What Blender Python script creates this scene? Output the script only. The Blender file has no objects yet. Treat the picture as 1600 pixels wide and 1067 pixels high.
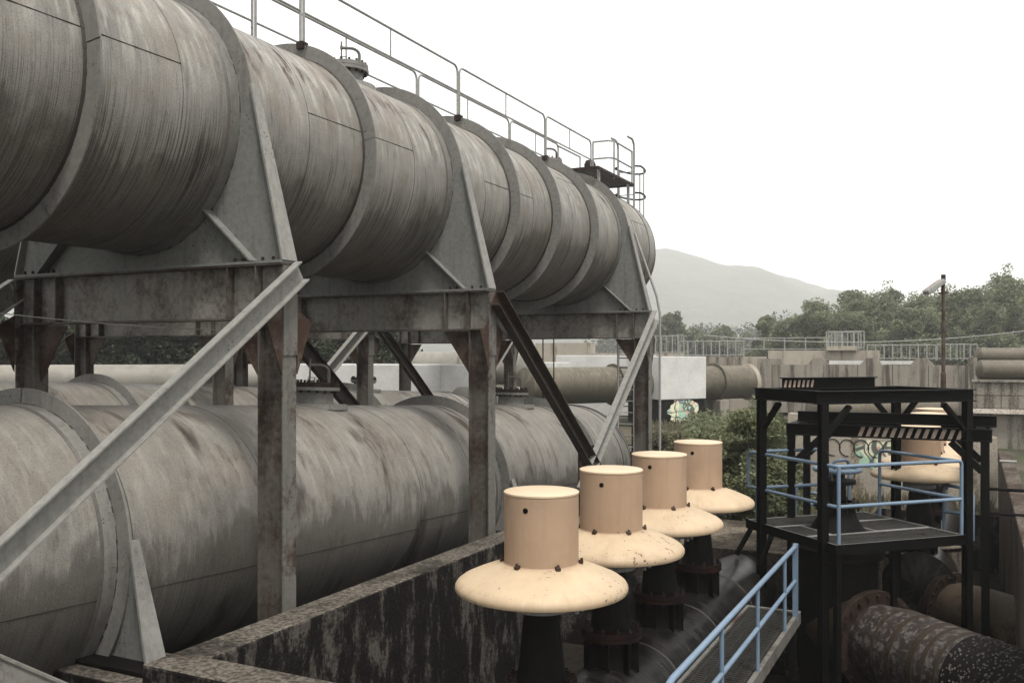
import bpy, math, random
from mathutils import Vector, Matrix, Euler
rnd = random.Random(7)
sc = bpy.context.scene
col = sc.collection
pi = math.pi
cos, sin, rad = math.cos, math.sin, math.radians

# ------------------------------------------------------------------ camera, sky, sun, exposure
# axes: X across the pipes (right is +), Y along the pipes (away is +), Z up, eye at the origin
YAW = math.atan(0.5)
cam_d = bpy.data.cameras.new('camera')
cam = bpy.data.objects.new('camera', cam_d)
col.objects.link(cam)
cam.location = (0, 0, 0)
cam.rotation_euler = (rad(90), 0, YAW)
cam_d.sensor_width = 36.0
cam_d.lens = 36.0 * 1440 / 1600
cam_d.shift_y = 21.5 / 1600
cam_d.clip_start = 0.05
cam_d.clip_end = 9000
sc.camera = cam

SUN_EL, SUN_AZ = rad(63), rad(132)     # azimuth clockwise from +Y: behind and to the right of the camera
world = bpy.data.worlds.new('World')
sc.world = world
world.use_nodes = True
wn, wl = world.node_tree.nodes, world.node_tree.links
wn.clear()
w_out = wn.new('ShaderNodeOutputWorld')
w_bg = wn.new('ShaderNodeBackground')
w_sky = wn.new('ShaderNodeTexSky')
w_sky.sky_type = 'NISHITA'
w_sky.sun_disc = False
w_sky.sun_elevation = SUN_EL
w_sky.sun_rotation = SUN_AZ
w_sky.air_density = 1.0
w_sky.dust_density = 6.0
w_sky.ozone_density = 1.0
w_mix = wn.new('ShaderNodeMix'); w_mix.data_type = 'RGBA'
w_mix.inputs['Factor'].default_value = 0.86          # an even white overcast veil over the blue sky
w_mix.inputs[7].default_value = (8.8, 8.75, 8.6, 1)
wl.new(w_sky.outputs[0], w_mix.inputs[6])
wl.new(w_mix.outputs[2], w_bg.inputs['Color'])
w_bg.inputs['Strength'].default_value = 0.15
wl.new(w_bg.outputs[0], w_out.inputs[0])

sun_d = bpy.data.lights.new('sun', 'SUN')
sun_d.energy = 3.8
sun_d.angle = rad(14)
sun_d.color = (1.0, 0.96, 0.9)
sun = bpy.data.objects.new('sun', sun_d)
col.objects.link(sun)
sdir = Vector((sin(SUN_AZ) * cos(SUN_EL), cos(SUN_AZ) * cos(SUN_EL), sin(SUN_EL)))
sun.rotation_euler = sdir.to_track_quat('Z', 'Y').to_euler()
sun.location = sdir * 60

sc.view_settings.view_transform = 'Standard'
sc.view_settings.look = 'None'
sc.view_settings.exposure = 0.28
sc.view_settings.gamma = 1.0
sc.view_settings.use_curve_mapping = False
sc.cycles.use_denoising = True
sc.cycles.max_bounces = 8
sc.cycles.volume_bounces = 2
sc.cycles.transparent_max_bounces = 8
sc.cycles.caustics_reflective = False
sc.cycles.caustics_refractive = False

# ------------------------------------------------------------------ helpers
def at(px, py, D):
    """the point that stands D metres deep into the view"""
    x, z = (px - 800) / 1440 * D, -(py - 555) / 1440 * D
    return Vector((x * cos(YAW) - D * sin(YAW), x * sin(YAW) + D * cos(YAW), z))

def cw(x, d, z=0.0):
    """from metres to the right and metres ahead of the eye"""
    return Vector((x * cos(YAW) - d * sin(YAW), x * sin(YAW) + d * cos(YAW), z))

class MB:
    def __init__(self):
        self.v, self.f = [], []
    def add(self, vs, fs):
        n = len(self.v)
        self.v += [tuple(p) for p in vs]
        self.f += [tuple(i + n for i in f) for f in fs]
        return self
    def box(self, lo, hi):
        (a, b, c), (d, e, f) = lo, hi
        return self.add([(a, b, c), (d, b, c), (d, e, c), (a, e, c), (a, b, f), (d, b, f), (d, e, f), (a, e, f)],
                        [(0, 3, 2, 1), (4, 5, 6, 7), (0, 1, 5, 4), (1, 2, 6, 5), (2, 3, 7, 6), (3, 0, 4, 7)])
    def cbox(self, c, s):
        return self.box([c[i] - s[i] / 2 for i in range(3)], [c[i] + s[i] / 2 for i in range(3)])
    def obox(self, p0, p1, side, w, h):
        """a bar from p0 to p1, w wide along side, h along the third axis"""
        p0, p1 = Vector(p0), Vector(p1)
        d = (p1 - p0).normalized()
        s = Vector(side); s = (s - d * s.dot(d)).normalized()
        n = d.cross(s)
        vs = []
        for p in (p0, p1):
            for a, b in ((-1, -1), (1, -1), (1, 1), (-1, 1)):
                vs.append(p + s * a * w / 2 + n * b * h / 2)
        return self.add(vs, [(0, 3, 2, 1), (4, 5, 6, 7), (0, 1, 5, 4), (1, 2, 6, 5), (2, 3, 7, 6), (3, 0, 4, 7)])
    def tube(self, path, r, n=8, closed=False, caps=True):
        path = [Vector(p) for p in path]
        m = len(path)
        rs = r if isinstance(r, (list, tuple)) else [r] * m
        vs, fs, prev = [], [], None
        for i, p in enumerate(path):
            a = path[i - 1] if (i > 0 or closed) else p
            b = path[(i + 1) % m] if (i < m - 1 or closed) else p
            d = (b - a).normalized()
            if prev is None:
                up = Vector((0, 0, 1)) if abs(d.z) < 0.9 else Vector((1, 0, 0))
                s = d.cross(up).normalized()
            else:
                s = (prev - d * prev.dot(d)).normalized()
            prev = s
            t = d.cross(s)
            for k in range(n):
                an = 2 * pi * k / n
                vs.append(p + (s * cos(an) + t * sin(an)) * rs[i])
        for i in range(m if closed else m - 1):
            j = (i + 1) % m
            for k in range(n):
                l = (k + 1) % n
                fs.append((i * n + k, i * n + l, j * n + l, j * n + k))
        if caps and not closed:
            fs.append(tuple(range(n))[::-1])
            fs.append(tuple((m - 1) * n + k for k in range(n)))
        return self.add(vs, fs)
    def cyl(self, p0, p1, r, n=16, r1=None):
        return self.tube([p0, p1], [r, r if r1 is None else r1], n)
    def lathe(self, prof, c=(0, 0, 0), n=48, axis='z', a0=0.0, a1=2 * pi):
        """prof: (radius, height) pairs turned round an axis; full turn unless a0, a1"""
        full = abs(a1 - a0 - 2 * pi) < 1e-6
        k = n if full else n + 1
        vs, fs = [], []
        for (r, h) in prof:
            for i in range(k):
                a = a0 + (a1 - a0) * i / n
                x, y = r * cos(a), r * sin(a)
                if axis == 'z': p = (x, y, h)
                elif axis == 'y': p = (x, h, y)
                else: p = (h, x, y)
                vs.append((p[0] + c[0], p[1] + c[1], p[2] + c[2]))
        for j in range(len(prof) - 1):
            for i in range(n):
                l = (i + 1) % k
                q = (j * k + i, j * k + l, (j + 1) * k + l, (j + 1) * k + i)
                fs.append(q if axis != 'y' else q[::-1])
        return self.add(vs, fs)
    def prism(self, poly, lo, hi, axis='y'):
        """poly: 2D outline swept from lo to hi along axis"""
        n = len(poly)
        def P(a, b, h):
            return (a, h, b) if axis == 'y' else ((h, a, b) if axis == 'x' else (a, b, h))
        vs = [P(a, b, lo) for a, b in poly] + [P(a, b, hi) for a, b in poly]
        fs = [tuple(range(n)), tuple(range(2 * n - 1, n - 1, -1))]
        for i in range(n):
            j = (i + 1) % n
            fs.append((i, i + n, j + n, j))
        return self.add(vs, fs)

ALIKE = {}
def mesh_of(mb, name, mat, smooth=True, angle=40):
    me = bpy.data.meshes.new(name)
    me.from_pydata(mb.v, [], mb.f)
    me.validate(clean_customdata=False)
    import bmesh
    bm = bmesh.new(); bm.from_mesh(me)
    bmesh.ops.recalc_face_normals(bm, faces=bm.faces)
    bm.to_mesh(me); bm.free()
    if smooth:
        me.polygons.foreach_set('use_smooth', [True] * len(me.polygons))
        me.set_sharp_from_angle(angle=rad(angle))
    me.materials.append(mat)
    return me

def tag(o, label=None, cat=None, group=None, kind=None):
    if label: o['label'] = label
    if cat: o['category'] = cat
    if group: o['group'] = group
    if kind: o['kind'] = kind
    return o

def thing(name, label, cat, loc=(0, 0, 0), rot=(0, 0, 0), group=None):
    o = bpy.data.objects.new(name, None)
    o.empty_display_size = 0.2
    col.objects.link(o)
    o.location = loc
    o.rotation_euler = rot
    return tag(o, label, cat, group)

def part(name, mb, mat, parent=None, smooth=True, angle=40, bevel=0.0, local=False, kind=None, label=None):
    """one mesh object; coordinates are world ones unless local (then the parent's)"""
    me = mb if isinstance(mb, bpy.types.Mesh) else mesh_of(mb, name, mat, smooth, angle)
    o = bpy.data.objects.new(name, me)
    col.objects.link(o)
    if parent is not None:
        o.parent = parent
        if not local:
            m, q = Matrix.Identity(4), parent
            while q is not None:
                m = Matrix.LocRotScale(q.location, q.rotation_euler, None) @ m
                q = q.parent
            o.matrix_parent_inverse = m.inverted()
    if bevel:
        b = o.modifiers.new('bevel', 'BEVEL'); b.width = bevel; b.segments = 2; b.limit_method = 'ANGLE'
        b.angle_limit = rad(40)
    if kind: o['kind'] = kind
    if label: o['label'] = label
    return o

def solo(name, mb, mat, label, cat, group=None, **k):
    return tag(part(name, mb, mat, None, **k), label, cat, group)

def structure(name, mb, mat, **k):
    o = part(name, mb, mat, None, **k); o['kind'] = 'structure'
    return o

def copy_tree(o, parent=None):
    c = o.copy(); col.objects.link(c)
    if parent is not None:
        c.parent = parent
        c.matrix_parent_inverse = o.matrix_parent_inverse.copy()
    for ch in [x for x in ALLCH(o)]:
        copy_tree(ch, c)
    return c
def ALLCH(o):
    return [x for x in col.objects if x.parent == o]

# ------------------------------------------------------------------ materials
class NT:
    def __init__(self, name):
        self.m = bpy.data.materials.new(name)
        self.m.use_nodes = True
        self.t = self.m.node_tree
        self.n, self.l = self.t.nodes, self.t.links
        self.b = self.n['Principled BSDF']
    def put(self, sock, v):
        if hasattr(v, 'is_output') or isinstance(v, bpy.types.NodeSocket): self.l.new(v, sock)
        elif isinstance(v, tuple) and len(v) == 3 and sock.type == 'RGBA': sock.default_value = (*v, 1)
        else: sock.default_value = v
    def obj(self):
        return self.n.new('ShaderNodeTexCoord').outputs['Object']
    def pos(self):
        return self.n.new('ShaderNodeNewGeometry').outputs['Position']
    def nrm(self):
        return self.n.new('ShaderNodeNewGeometry').outputs['Normal']
    def sep(self, v):
        s = self.n.new('ShaderNodeSeparateXYZ'); self.l.new(v, s.inputs[0]); return s.outputs
    def comb(self, x, y, z):
        s = self.n.new('ShaderNodeCombineXYZ')
        for i, q in enumerate((x, y, z)): self.put(s.inputs[i], q)
        return s.outputs[0]
    def math(self, op, a, b=0.0, clamp=False):
        s = self.n.new('ShaderNodeMath'); s.operation = op; s.use_clamp = clamp
        self.put(s.inputs[0], a); self.put(s.inputs[1], b); return s.outputs[0]
    def mapv(self, v, sx, sy, sz):
        s = self.n.new('ShaderNodeMapping'); self.l.new(v, s.inputs[0]); s.inputs['Scale'].default_value = (sx, sy, sz)
        return s.outputs[0]
    def noise(self, v, scale=1.0, detail=4.0, rough=0.55, dist=0.0):
        s = self.n.new('ShaderNodeTexNoise'); self.l.new(v, s.inputs['Vector'])
        s.inputs['Scale'].default_value = scale; s.inputs['Detail'].default_value = detail
        s.inputs['Roughness'].default_value = rough; s.inputs['Distortion'].default_value = dist
        return s.outputs['Fac']
    def vor(self, v, scale, feature='F1'):
        s = self.n.new('ShaderNodeTexVoronoi'); s.feature = feature; self.l.new(v, s.inputs['Vector'])
        s.inputs['Scale'].default_value = scale
        return s.outputs['Distance']
    def step(self, v, a, b, lo=0.0, hi=1.0):
        s = self.n.new('ShaderNodeMapRange'); s.interpolation_type = 'SMOOTHSTEP'
        self.put(s.inputs[0], v); s.inputs[1].default_value = a; s.inputs[2].default_value = b
        s.inputs[3].default_value = lo; s.inputs[4].default_value = hi
        return s.outputs[0]
    def mix(self, f, a, b, mode='MIX'):
        s = self.n.new('ShaderNodeMix'); s.data_type = 'RGBA'; s.blend_type = mode
        self.put(s.inputs[0], f); self.put(s.inputs[6], a); self.put(s.inputs[7], b)
        return s.outputs[2]
    def bump(self, h, strength=0.3, dist=0.02):
        s = self.n.new('ShaderNodeBump'); s.inputs['Strength'].default_value = strength
        s.inputs['Distance'].default_value = dist; self.l.new(h, s.inputs['Height'])
        self.l.new(s.outputs[0], self.b.inputs['Normal'])
    def out(self, color=None, rough=0.6, metal=0.0, spec=0.4):
        if color is not None: self.put(self.b.inputs['Base Color'], color)
        self.put(self.b.inputs['Roughness'], rough)
        self.put(self.b.inputs['Metallic'], metal)
        self.b.inputs['Specular IOR Level'].default_value = spec
        return self.m

def m_pipe(name, base, dark, rustc=(0.038, 0.02, 0.0135), streak=0.75, grime=0.6, gz=0.0, rust=1.0, bands=0.0, crown=1.0):
    """painted steel shell round the local Y axis: rain streaks that run round the shell, rust patches, old grime, with crown highlights and underside shade painted in"""
    k = NT(name)
    o = k.obj(); x, y, z = k.sep(o)
    ang = k.math('ARCTAN2', z, x)
    def wrap(fy, fa, off): return k.comb(k.math('MULTIPLY', y, fy), k.math('MULTIPLY', ang, fa), off)
    s1 = k.noise(wrap(13, 2.6, 0.0), 1.0, 5, 0.62)
    s2 = k.noise(wrap(62, 0.9, 3.0), 1.0, 3, 0.6)
    s4 = k.noise(wrap(9, 2.2, 5.0), 1.0, 5, 0.6)
    s3 = k.noise(wrap(4.2, 1.9, 9.0), 1.0, 7, 0.66, 0.25)
    s5 = k.noise(wrap(1.5, 0.7, 14.0), 1.0, 4, 0.6)
    mot = k.noise(o, 3.1, 8, 0.68)
    big = k.noise(o, 0.8, 4, 0.5)
    fine = k.noise(o, 70, 4, 0.7)
    c = k.mix(k.step(mot, 0.32, 0.7), tuple(q * 1.08 for q in base), tuple(q * 0.8 for q in base))
    c = k.mix(k.math('MULTIPLY', k.step(big, 0.42, 0.64), 0.6), c, tuple(q * 1.3 for q in base))
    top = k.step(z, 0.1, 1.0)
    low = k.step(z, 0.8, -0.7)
    # thin run-off lines below the crown, strengthened to paint in underside shade
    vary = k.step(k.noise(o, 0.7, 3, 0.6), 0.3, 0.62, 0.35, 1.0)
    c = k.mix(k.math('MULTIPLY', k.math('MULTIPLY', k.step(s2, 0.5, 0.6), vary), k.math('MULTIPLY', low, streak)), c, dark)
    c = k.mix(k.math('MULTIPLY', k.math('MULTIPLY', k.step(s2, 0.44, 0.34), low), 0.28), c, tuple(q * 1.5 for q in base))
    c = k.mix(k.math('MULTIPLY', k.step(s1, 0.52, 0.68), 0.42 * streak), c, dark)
    # washed pale drips under the crown, brightened to paint in its highlights
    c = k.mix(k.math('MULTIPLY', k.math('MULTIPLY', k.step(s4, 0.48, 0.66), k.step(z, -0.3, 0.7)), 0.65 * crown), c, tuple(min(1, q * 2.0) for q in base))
    # warm rust bloom
    warm = k.math('MULTIPLY', k.step(k.noise(o, 1.3, 6, 0.62), 0.47, 0.66), 0.34 * rust)
    c = k.mix(warm, c, (base[0] * 0.78, base[1] * 0.64, base[2] * 0.53))
    # stain bands that go right round
    if bands:
        c = k.mix(k.math('MULTIPLY', k.step(s5, 0.56, 0.68), bands), c, (dark[0] * 1.15, dark[1] * 0.95, dark[2] * 0.8))
    # grime: a ragged old tide line on the flank, with underside shade painted in
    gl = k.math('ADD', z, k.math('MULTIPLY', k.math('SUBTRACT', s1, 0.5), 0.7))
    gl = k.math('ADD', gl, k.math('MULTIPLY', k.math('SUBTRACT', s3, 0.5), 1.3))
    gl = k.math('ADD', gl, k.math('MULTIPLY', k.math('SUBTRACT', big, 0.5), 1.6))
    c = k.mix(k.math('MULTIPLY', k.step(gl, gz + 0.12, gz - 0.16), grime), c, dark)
    # dark brown patches near the crown
    r1 = k.math('MULTIPLY', k.step(s3, 0.51, 0.64), k.math('MULTIPLY', top, k.step(k.noise(o, 0.9, 2, 0.5), 0.36, 0.54)))
    c = k.mix(k.math('MULTIPLY', r1, 0.85 * rust), c, rustc)
    c = k.mix(k.math('MULTIPLY', k.step(fine, 0.5, 0.7), 0.55), c, tuple(q * 0.8 for q in dark))
    c = k.mix(k.math('MULTIPLY', k.step(fine, 0.42, 0.3), 0.4), c, tuple(q * 1.7 for q in base))
    k.bump(k.math('ADD', k.math('MULTIPLY', mot, 0.6), k.math('MULTIPLY', fine, 0.25)), 0.22, 0.012)
    return k.out(c, k.math('ADD', 0.5, k.math('MULTIPLY', mot, 0.2)), 0.0, 0.28)

def m_steel(name, base, rustc=(0.04, 0.021, 0.014), amount=0.5, scale=1.6, spec=0.15, soft=0.06):
    k = NT(name)
    o = k.pos()
    n1 = k.noise(o, scale, 6, 0.62)
    n2 = k.noise(o, 14, 5, 0.7)
    n3 = k.noise(k.mapv(o, 9, 9, 0.9), 1.0, 4, 0.6)
    c = k.mix(k.step(n2, 0.35, 0.7), base, tuple(q * 0.78 for q in base))
    c = k.mix(k.math('MULTIPLY', k.step(n3, 0.5, 0.7), 0.5), c, tuple(q * 0.55 for q in base))
    t = 0.78 - 0.42 * amount
    m = k.math('ADD', k.math('MULTIPLY', n1, 0.75), k.math('MULTIPLY', n2, 0.25))
    c = k.mix(k.math('MULTIPLY', k.step(m, t - soft, t + soft), 0.92), c, rustc)
    pits = k.math('MULTIPLY', k.step(k.noise(o, 34, 3, 0.6), 0.62, 0.69), k.step(n1, 0.45, 0.6))
    c = k.mix(pits, c, (0.02, 0.013, 0.01))
    k.bump(k.math('ADD', n2, k.math('MULTIPLY', pits, -0.5)), 0.25, 0.01)
    return k.out(c, 0.62, 0.0, spec)

def m_concrete(name, base, stain, amount=0.5, top=None, drip=3.0, vert=0.3):
    k = NT(name)
    o = k.pos()
    n1 = k.noise(o, 0.9, 8, 0.65)
    drips = k.noise(k.mapv(o, drip, drip, drip * vert), 1.0, 7, 0.68, 0.15)
    sp = k.noise(o, 22, 6, 0.7)
    c = k.mix(k.step(n1, 0.3, 0.7), base, tuple(q * 0.82 for q in base))
    t = 0.72 - 0.4 * amount
    mm = k.math('ADD', k.math('MULTIPLY', drips, 0.7), k.math('MULTIPLY', sp, 0.3))
    c = k.mix(k.math('MULTIPLY', k.step(mm, t - 0.05, t + 0.07), 0.95), c, stain)
    c = k.mix(k.math('MULTIPLY', k.step(sp, 0.48, 0.68), 0.5), c, tuple(q * 0.35 for q in base))
    if top is not None:
        nz = k.sep(k.nrm())[2]
        tc = k.mix(k.step(sp, 0.38, 0.62), top, tuple(q * 0.28 for q in top))
        tc = k.mix(k.math('MULTIPLY', k.step(n1, 0.45, 0.62), 0.75), tc, stain)
        c = k.mix(k.step(nz, 0.5, 0.8), c, tc)
    k.bump(k.math('ADD', sp, k.math('MULTIPLY', n1, 1.2)), 0.55, 0.02)
    return k.out(c, 0.92, 0.0, 0.06)

def m_paint(name, base, chip, amount=0.35, rough=0.45, scale=30, warm=None, polar=None):
    k = NT(name)
    rn = k.n.new('ShaderNodeObjectInfo').outputs['Random']
    sh = k.n.new('ShaderNodeVectorMath'); sh.operation = 'ADD'
    k.l.new(k.obj(), sh.inputs[0]); k.l.new(k.comb(k.math('MULTIPLY', rn, 37.0), k.math('MULTIPLY', rn, 91.0), k.math('MULTIPLY', rn, 13.0)), sh.inputs[1])
    o = sh.outputs[0]
    n1 = k.noise(o, 2.2, 6, 0.6)
    n2 = k.noise(o, scale, 5, 0.65)
    c = k.mix(k.step(n1, 0.3, 0.7), base, tuple(q * 0.84 for q in base))
    if warm is not None:
        dr = k.noise(k.mapv(o, 16, 16, 1.2), 1.0, 4, 0.6)
        c = k.mix(k.math('MULTIPLY', k.step(dr, 0.5, 0.72), 0.45), c, warm)
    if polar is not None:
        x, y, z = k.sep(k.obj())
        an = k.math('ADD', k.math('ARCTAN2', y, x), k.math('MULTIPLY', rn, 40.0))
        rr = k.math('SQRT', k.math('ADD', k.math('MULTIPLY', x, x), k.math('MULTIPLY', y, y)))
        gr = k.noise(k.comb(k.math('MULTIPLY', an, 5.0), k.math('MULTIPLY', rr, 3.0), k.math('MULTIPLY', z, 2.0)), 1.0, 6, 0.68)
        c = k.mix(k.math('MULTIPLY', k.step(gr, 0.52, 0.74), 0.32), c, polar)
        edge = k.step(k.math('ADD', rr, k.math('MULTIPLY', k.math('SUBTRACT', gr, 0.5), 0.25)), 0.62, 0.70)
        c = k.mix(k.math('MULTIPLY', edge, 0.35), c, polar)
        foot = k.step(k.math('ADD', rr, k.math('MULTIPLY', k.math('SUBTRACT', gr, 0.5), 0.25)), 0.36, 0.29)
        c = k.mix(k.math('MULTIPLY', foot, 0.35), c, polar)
    t = 0.80 - 0.3 * amount
    m = k.math('ADD', k.math('MULTIPLY', n2, 0.7), k.math('MULTIPLY', n1, 0.3))
    c = k.mix(k.step(m, t - 0.02, t + 0.03), c, chip)
    k.bump(k.math('ADD', n2, k.math('MULTIPLY', n1, 2.0)), 0.14, 0.01)
    return k.out(c, rough, 0.0, 0.3)

def m_leaf(name, a, b, trans=0.35):
    k = NT(name)
    p = k.pos()
    n = k.noise(p, 0.9, 4, 0.6)
    n2 = k.noise(p, 11, 3, 0.6)
    f = k.math('ADD', k.math('MULTIPLY', n, 0.6), k.math('MULTIPLY', n2, 0.4))
    c = k.mix(k.step(f, 0.36, 0.64), a, b)
    k.out(c, 0.6, 0.0, 0.3)
    tr = k.n.new('ShaderNodeBsdfTranslucent'); k.put(tr.inputs[0], c)
    ms = k.n.new('ShaderNodeMixShader'); ms.inputs[0].default_value = trans
    k.l.new(k.b.outputs[0], ms.inputs[1]); k.l.new(tr.outputs[0], ms.inputs[2])
    k.l.new(ms.outputs[0], k.n['Material Output'].inputs[0])
    return k.m

def m_plain(name, c, rough=0.6, metal=0.0, spec=0.4):
    k = NT(name)
    n = k.noise(k.pos(), 25, 4, 0.6)
    cc = k.mix(k.step(n, 0.3, 0.7), c, tuple(q * 0.7 for q in c))
    return k.out(cc, rough, metal, spec)

MT = {}
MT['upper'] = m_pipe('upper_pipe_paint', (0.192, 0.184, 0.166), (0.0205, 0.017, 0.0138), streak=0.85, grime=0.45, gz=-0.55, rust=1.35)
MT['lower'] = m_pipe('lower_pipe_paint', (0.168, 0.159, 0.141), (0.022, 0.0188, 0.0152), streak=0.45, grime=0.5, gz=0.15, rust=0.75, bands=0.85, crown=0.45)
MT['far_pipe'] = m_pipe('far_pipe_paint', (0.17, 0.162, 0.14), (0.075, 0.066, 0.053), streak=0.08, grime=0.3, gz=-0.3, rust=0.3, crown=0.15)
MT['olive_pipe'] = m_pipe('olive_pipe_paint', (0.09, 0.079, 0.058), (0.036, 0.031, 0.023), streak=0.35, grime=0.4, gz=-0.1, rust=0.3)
MT['ring'] = m_steel('ring_paint', (0.17, 0.166, 0.152), amount=0.10)
MT['frame'] = m_steel('frame_paint', (0.135, 0.13, 0.117), (0.04, 0.021, 0.014), amount=0.5, scale=1.3)
MT['saddle'] = m_steel('saddle_paint', (0.165, 0.168, 0.157), amount=0.08)
MT['rusty'] = m_steel('rusty_plate', (0.08, 0.057, 0.045), (0.035, 0.018, 0.012), amount=0.72, scale=2.0)
MT['brace'] = m_steel('brace_paint', (0.21, 0.207, 0.192), amount=0.22)
MT['brace_dark'] = m_steel('brace_dark_paint', (0.055, 0.046, 0.037), (0.035, 0.018, 0.012), amount=0.55)
MT['weld'] = m_plain('weld_bead', (0.07, 0.064, 0.057), 0.55)
MT['seam'] = m_plain('seam_rust', (0.022, 0.017, 0.014), 0.7)
MT['rail'] = m_steel('galvanised_rail', (0.27, 0.27, 0.257), amount=0.12, scale=3)
MT['dark_rust'] = m_steel('dark_rust', (0.03, 0.021, 0.017), (0.018, 0.011, 0.008), amount=0.6, scale=6, spec=0.08)
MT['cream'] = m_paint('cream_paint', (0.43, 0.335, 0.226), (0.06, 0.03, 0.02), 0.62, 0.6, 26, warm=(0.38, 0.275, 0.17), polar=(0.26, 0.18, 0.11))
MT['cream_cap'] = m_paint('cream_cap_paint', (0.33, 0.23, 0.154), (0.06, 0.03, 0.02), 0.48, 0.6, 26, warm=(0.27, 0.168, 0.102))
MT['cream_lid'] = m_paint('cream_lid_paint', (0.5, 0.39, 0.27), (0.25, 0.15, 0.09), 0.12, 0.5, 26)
MT['black'] = m_steel('black_steel', (0.0035, 0.0035, 0.0035), (0.007, 0.005, 0.004), amount=0.3, scale=3, spec=0.07)
MT['valve'] = m_steel('valve_black', (0.005, 0.0047, 0.0043), (0.012, 0.0075, 0.0055), amount=0.4, scale=5, spec=0.08)
MT['flange_red'] = m_steel('red_rust_flange', (0.014, 0.009, 0.008), (0.024, 0.008, 0.006), amount=0.6, scale=5, spec=0.08)
MT['blue'] = m_paint('blue_paint', (0.135, 0.19, 0.255), (0.012, 0.016, 0.022), 0.5, 0.4, 22)
MT['stripe'] = m_plain('cream_stripe', (0.38, 0.3, 0.24), 0.6)
MT['hole'] = m_plain('black_hole', (0.004, 0.004, 0.004), 0.9, spec=0.1)
MT['grating'] = m_steel('grating_steel', (0.05, 0.048, 0.044), (0.015, 0.011, 0.009), amount=0.4, scale=6, spec=0.08)
MT['pit'] = m_concrete('mossy_concrete', (0.085, 0.076, 0.067), (0.0035, 0.0032, 0.003), 0.69, top=(0.135, 0.12, 0.1), drip=4.5, vert=0.4)
MT['slab'] = m_concrete('slab_concrete', (0.045, 0.037, 0.031), (0.007, 0.006, 0.005), 0.55, top=(0.18, 0.153, 0.12))
MT['far_conc'] = m_concrete('weathered_concrete', (0.25, 0.23, 0.195), (0.055, 0.046, 0.037), 0.5, top=(0.30, 0.27, 0.235), drip=2.2, vert=0.1)
MT['pale_conc'] = m_concrete('pale_concrete', (0.36, 0.325, 0.27), (0.12, 0.092, 0.064), 0.4, top=(0.38, 0.345, 0.3), drip=1.8, vert=0.14)
MT['brown_conc'] = m_concrete('rust_streaked_concrete', (0.17, 0.138, 0.115), (0.024, 0.016, 0.012), 0.56, top=(0.13, 0.108, 0.09), drip=7, vert=0.07)
MT['white_conc'] = m_concrete('white_painted_concrete', (0.54, 0.54, 0.52), (0.33, 0.316, 0.283), 0.24, top=(0.5, 0.5, 0.485), drip=2.2, vert=0.08)
MT['leaf_far'] = m_leaf('far_leaves', (0.07, 0.088, 0.048), (0.215, 0.235, 0.135))
MT['leaf_dark'] = m_leaf('dark_leaves', (0.01, 0.016, 0.008), (0.034, 0.045, 0.018), 0.25)
MT['leaf_bush'] = m_leaf('bush_leaves', (0.042, 0.056, 0.024), (0.2, 0.215, 0.115))
MT['leaf_dry'] = m_leaf('dry_leaves', (0.08, 0.078, 0.042), (0.165, 0.15, 0.095))
MT['bark'] = m_plain('bark', (0.05, 0.038, 0.028), 0.9)

# pipes in the pit on the right: old flaking wrapping
def m_flaky():
    k = NT('flaking_wrap')
    o = k.obj(); x, y, z = k.sep(o)
    ang = k.math('ARCTAN2', z, x)
    n = k.noise(k.comb(k.math('MULTIPLY', y, 9), k.math('MULTIPLY', ang, 5), 0.0), 1.0, 8, 0.78, 0.4)
    n2 = k.noise(o, 18, 6, 0.7)
    f = k.math('ADD', k.math('MULTIPLY', n, 0.65), k.math('MULTIPLY', n2, 0.35))
    c = k.mix(k.step(f, 0.49, 0.58), (0.016, 0.0105, 0.009), (0.085, 0.075, 0.067))
    band = k.math('FRACT', k.math('MULTIPLY', y, 3.1))
    bm_ = k.math('MULTIPLY', k.step(band, 0.0, 0.03), k.step(band, 0.3, 0.26))
    c = k.mix(k.math('MULTIPLY', bm_, 0.0), c, (0.025, 0.021, 0.019))
    k.bump(f, 0.6, 0.02)
    return k.out(c, 0.6, 0, 0.4)
MT['flaky'] = m_flaky()
MT['web'] = m_steel('beam_web_paint', (0.20, 0.192, 0.172), (0.034, 0.02, 0.014), amount=0.5, scale=1.5, soft=0.12)
MT['col_web'] = m_steel('column_web_paint', (0.10, 0.09, 0.078), (0.03, 0.0165, 0.0118), amount=0.6, scale=1.4, soft=0.1)
MT['pit_floor'] = m_concrete('pit_floor_mud', (0.02, 0.018, 0.015), (0.008, 0.007, 0.006), 0.5)
MT['tan_pipe'] = m_steel('tan_rust_pipe', (0.06, 0.044, 0.03), (0.024, 0.012, 0.008), amount=0.5, scale=3)
MT['brown_pipe'] = m_steel('brown_old_pipe', (0.03, 0.022, 0.015), (0.02, 0.011, 0.007), amount=0.5, scale=4)
def m_glossy():
    k = NT('black_coated_pipe')
    o = k.obj(); x, y, z = k.sep(o)
    ang = k.math('ARCTAN2', z, x)
    s = k.noise(k.comb(k.math('MULTIPLY', y, 26), k.math('MULTIPLY', ang, 2.0), 0.0), 1.0, 4, 0.6)
    n = k.noise(o, 4, 6, 0.6)
    c = k.mix(k.step(s, 0.46, 0.66), (0.0035, 0.0033, 0.003), (0.026, 0.024, 0.0215))
    c = k.mix(k.math('MULTIPLY', k.step(n, 0.56, 0.68), 0.7), c, (0.02, 0.018, 0.016))
    k.bump(n, 0.1, 0.01)
    return k.out(c, k.math('ADD', 0.2, k.math('MULTIPLY', n, 0.22)), 0, 0.22)
MT['coated'] = m_glossy()

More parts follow.
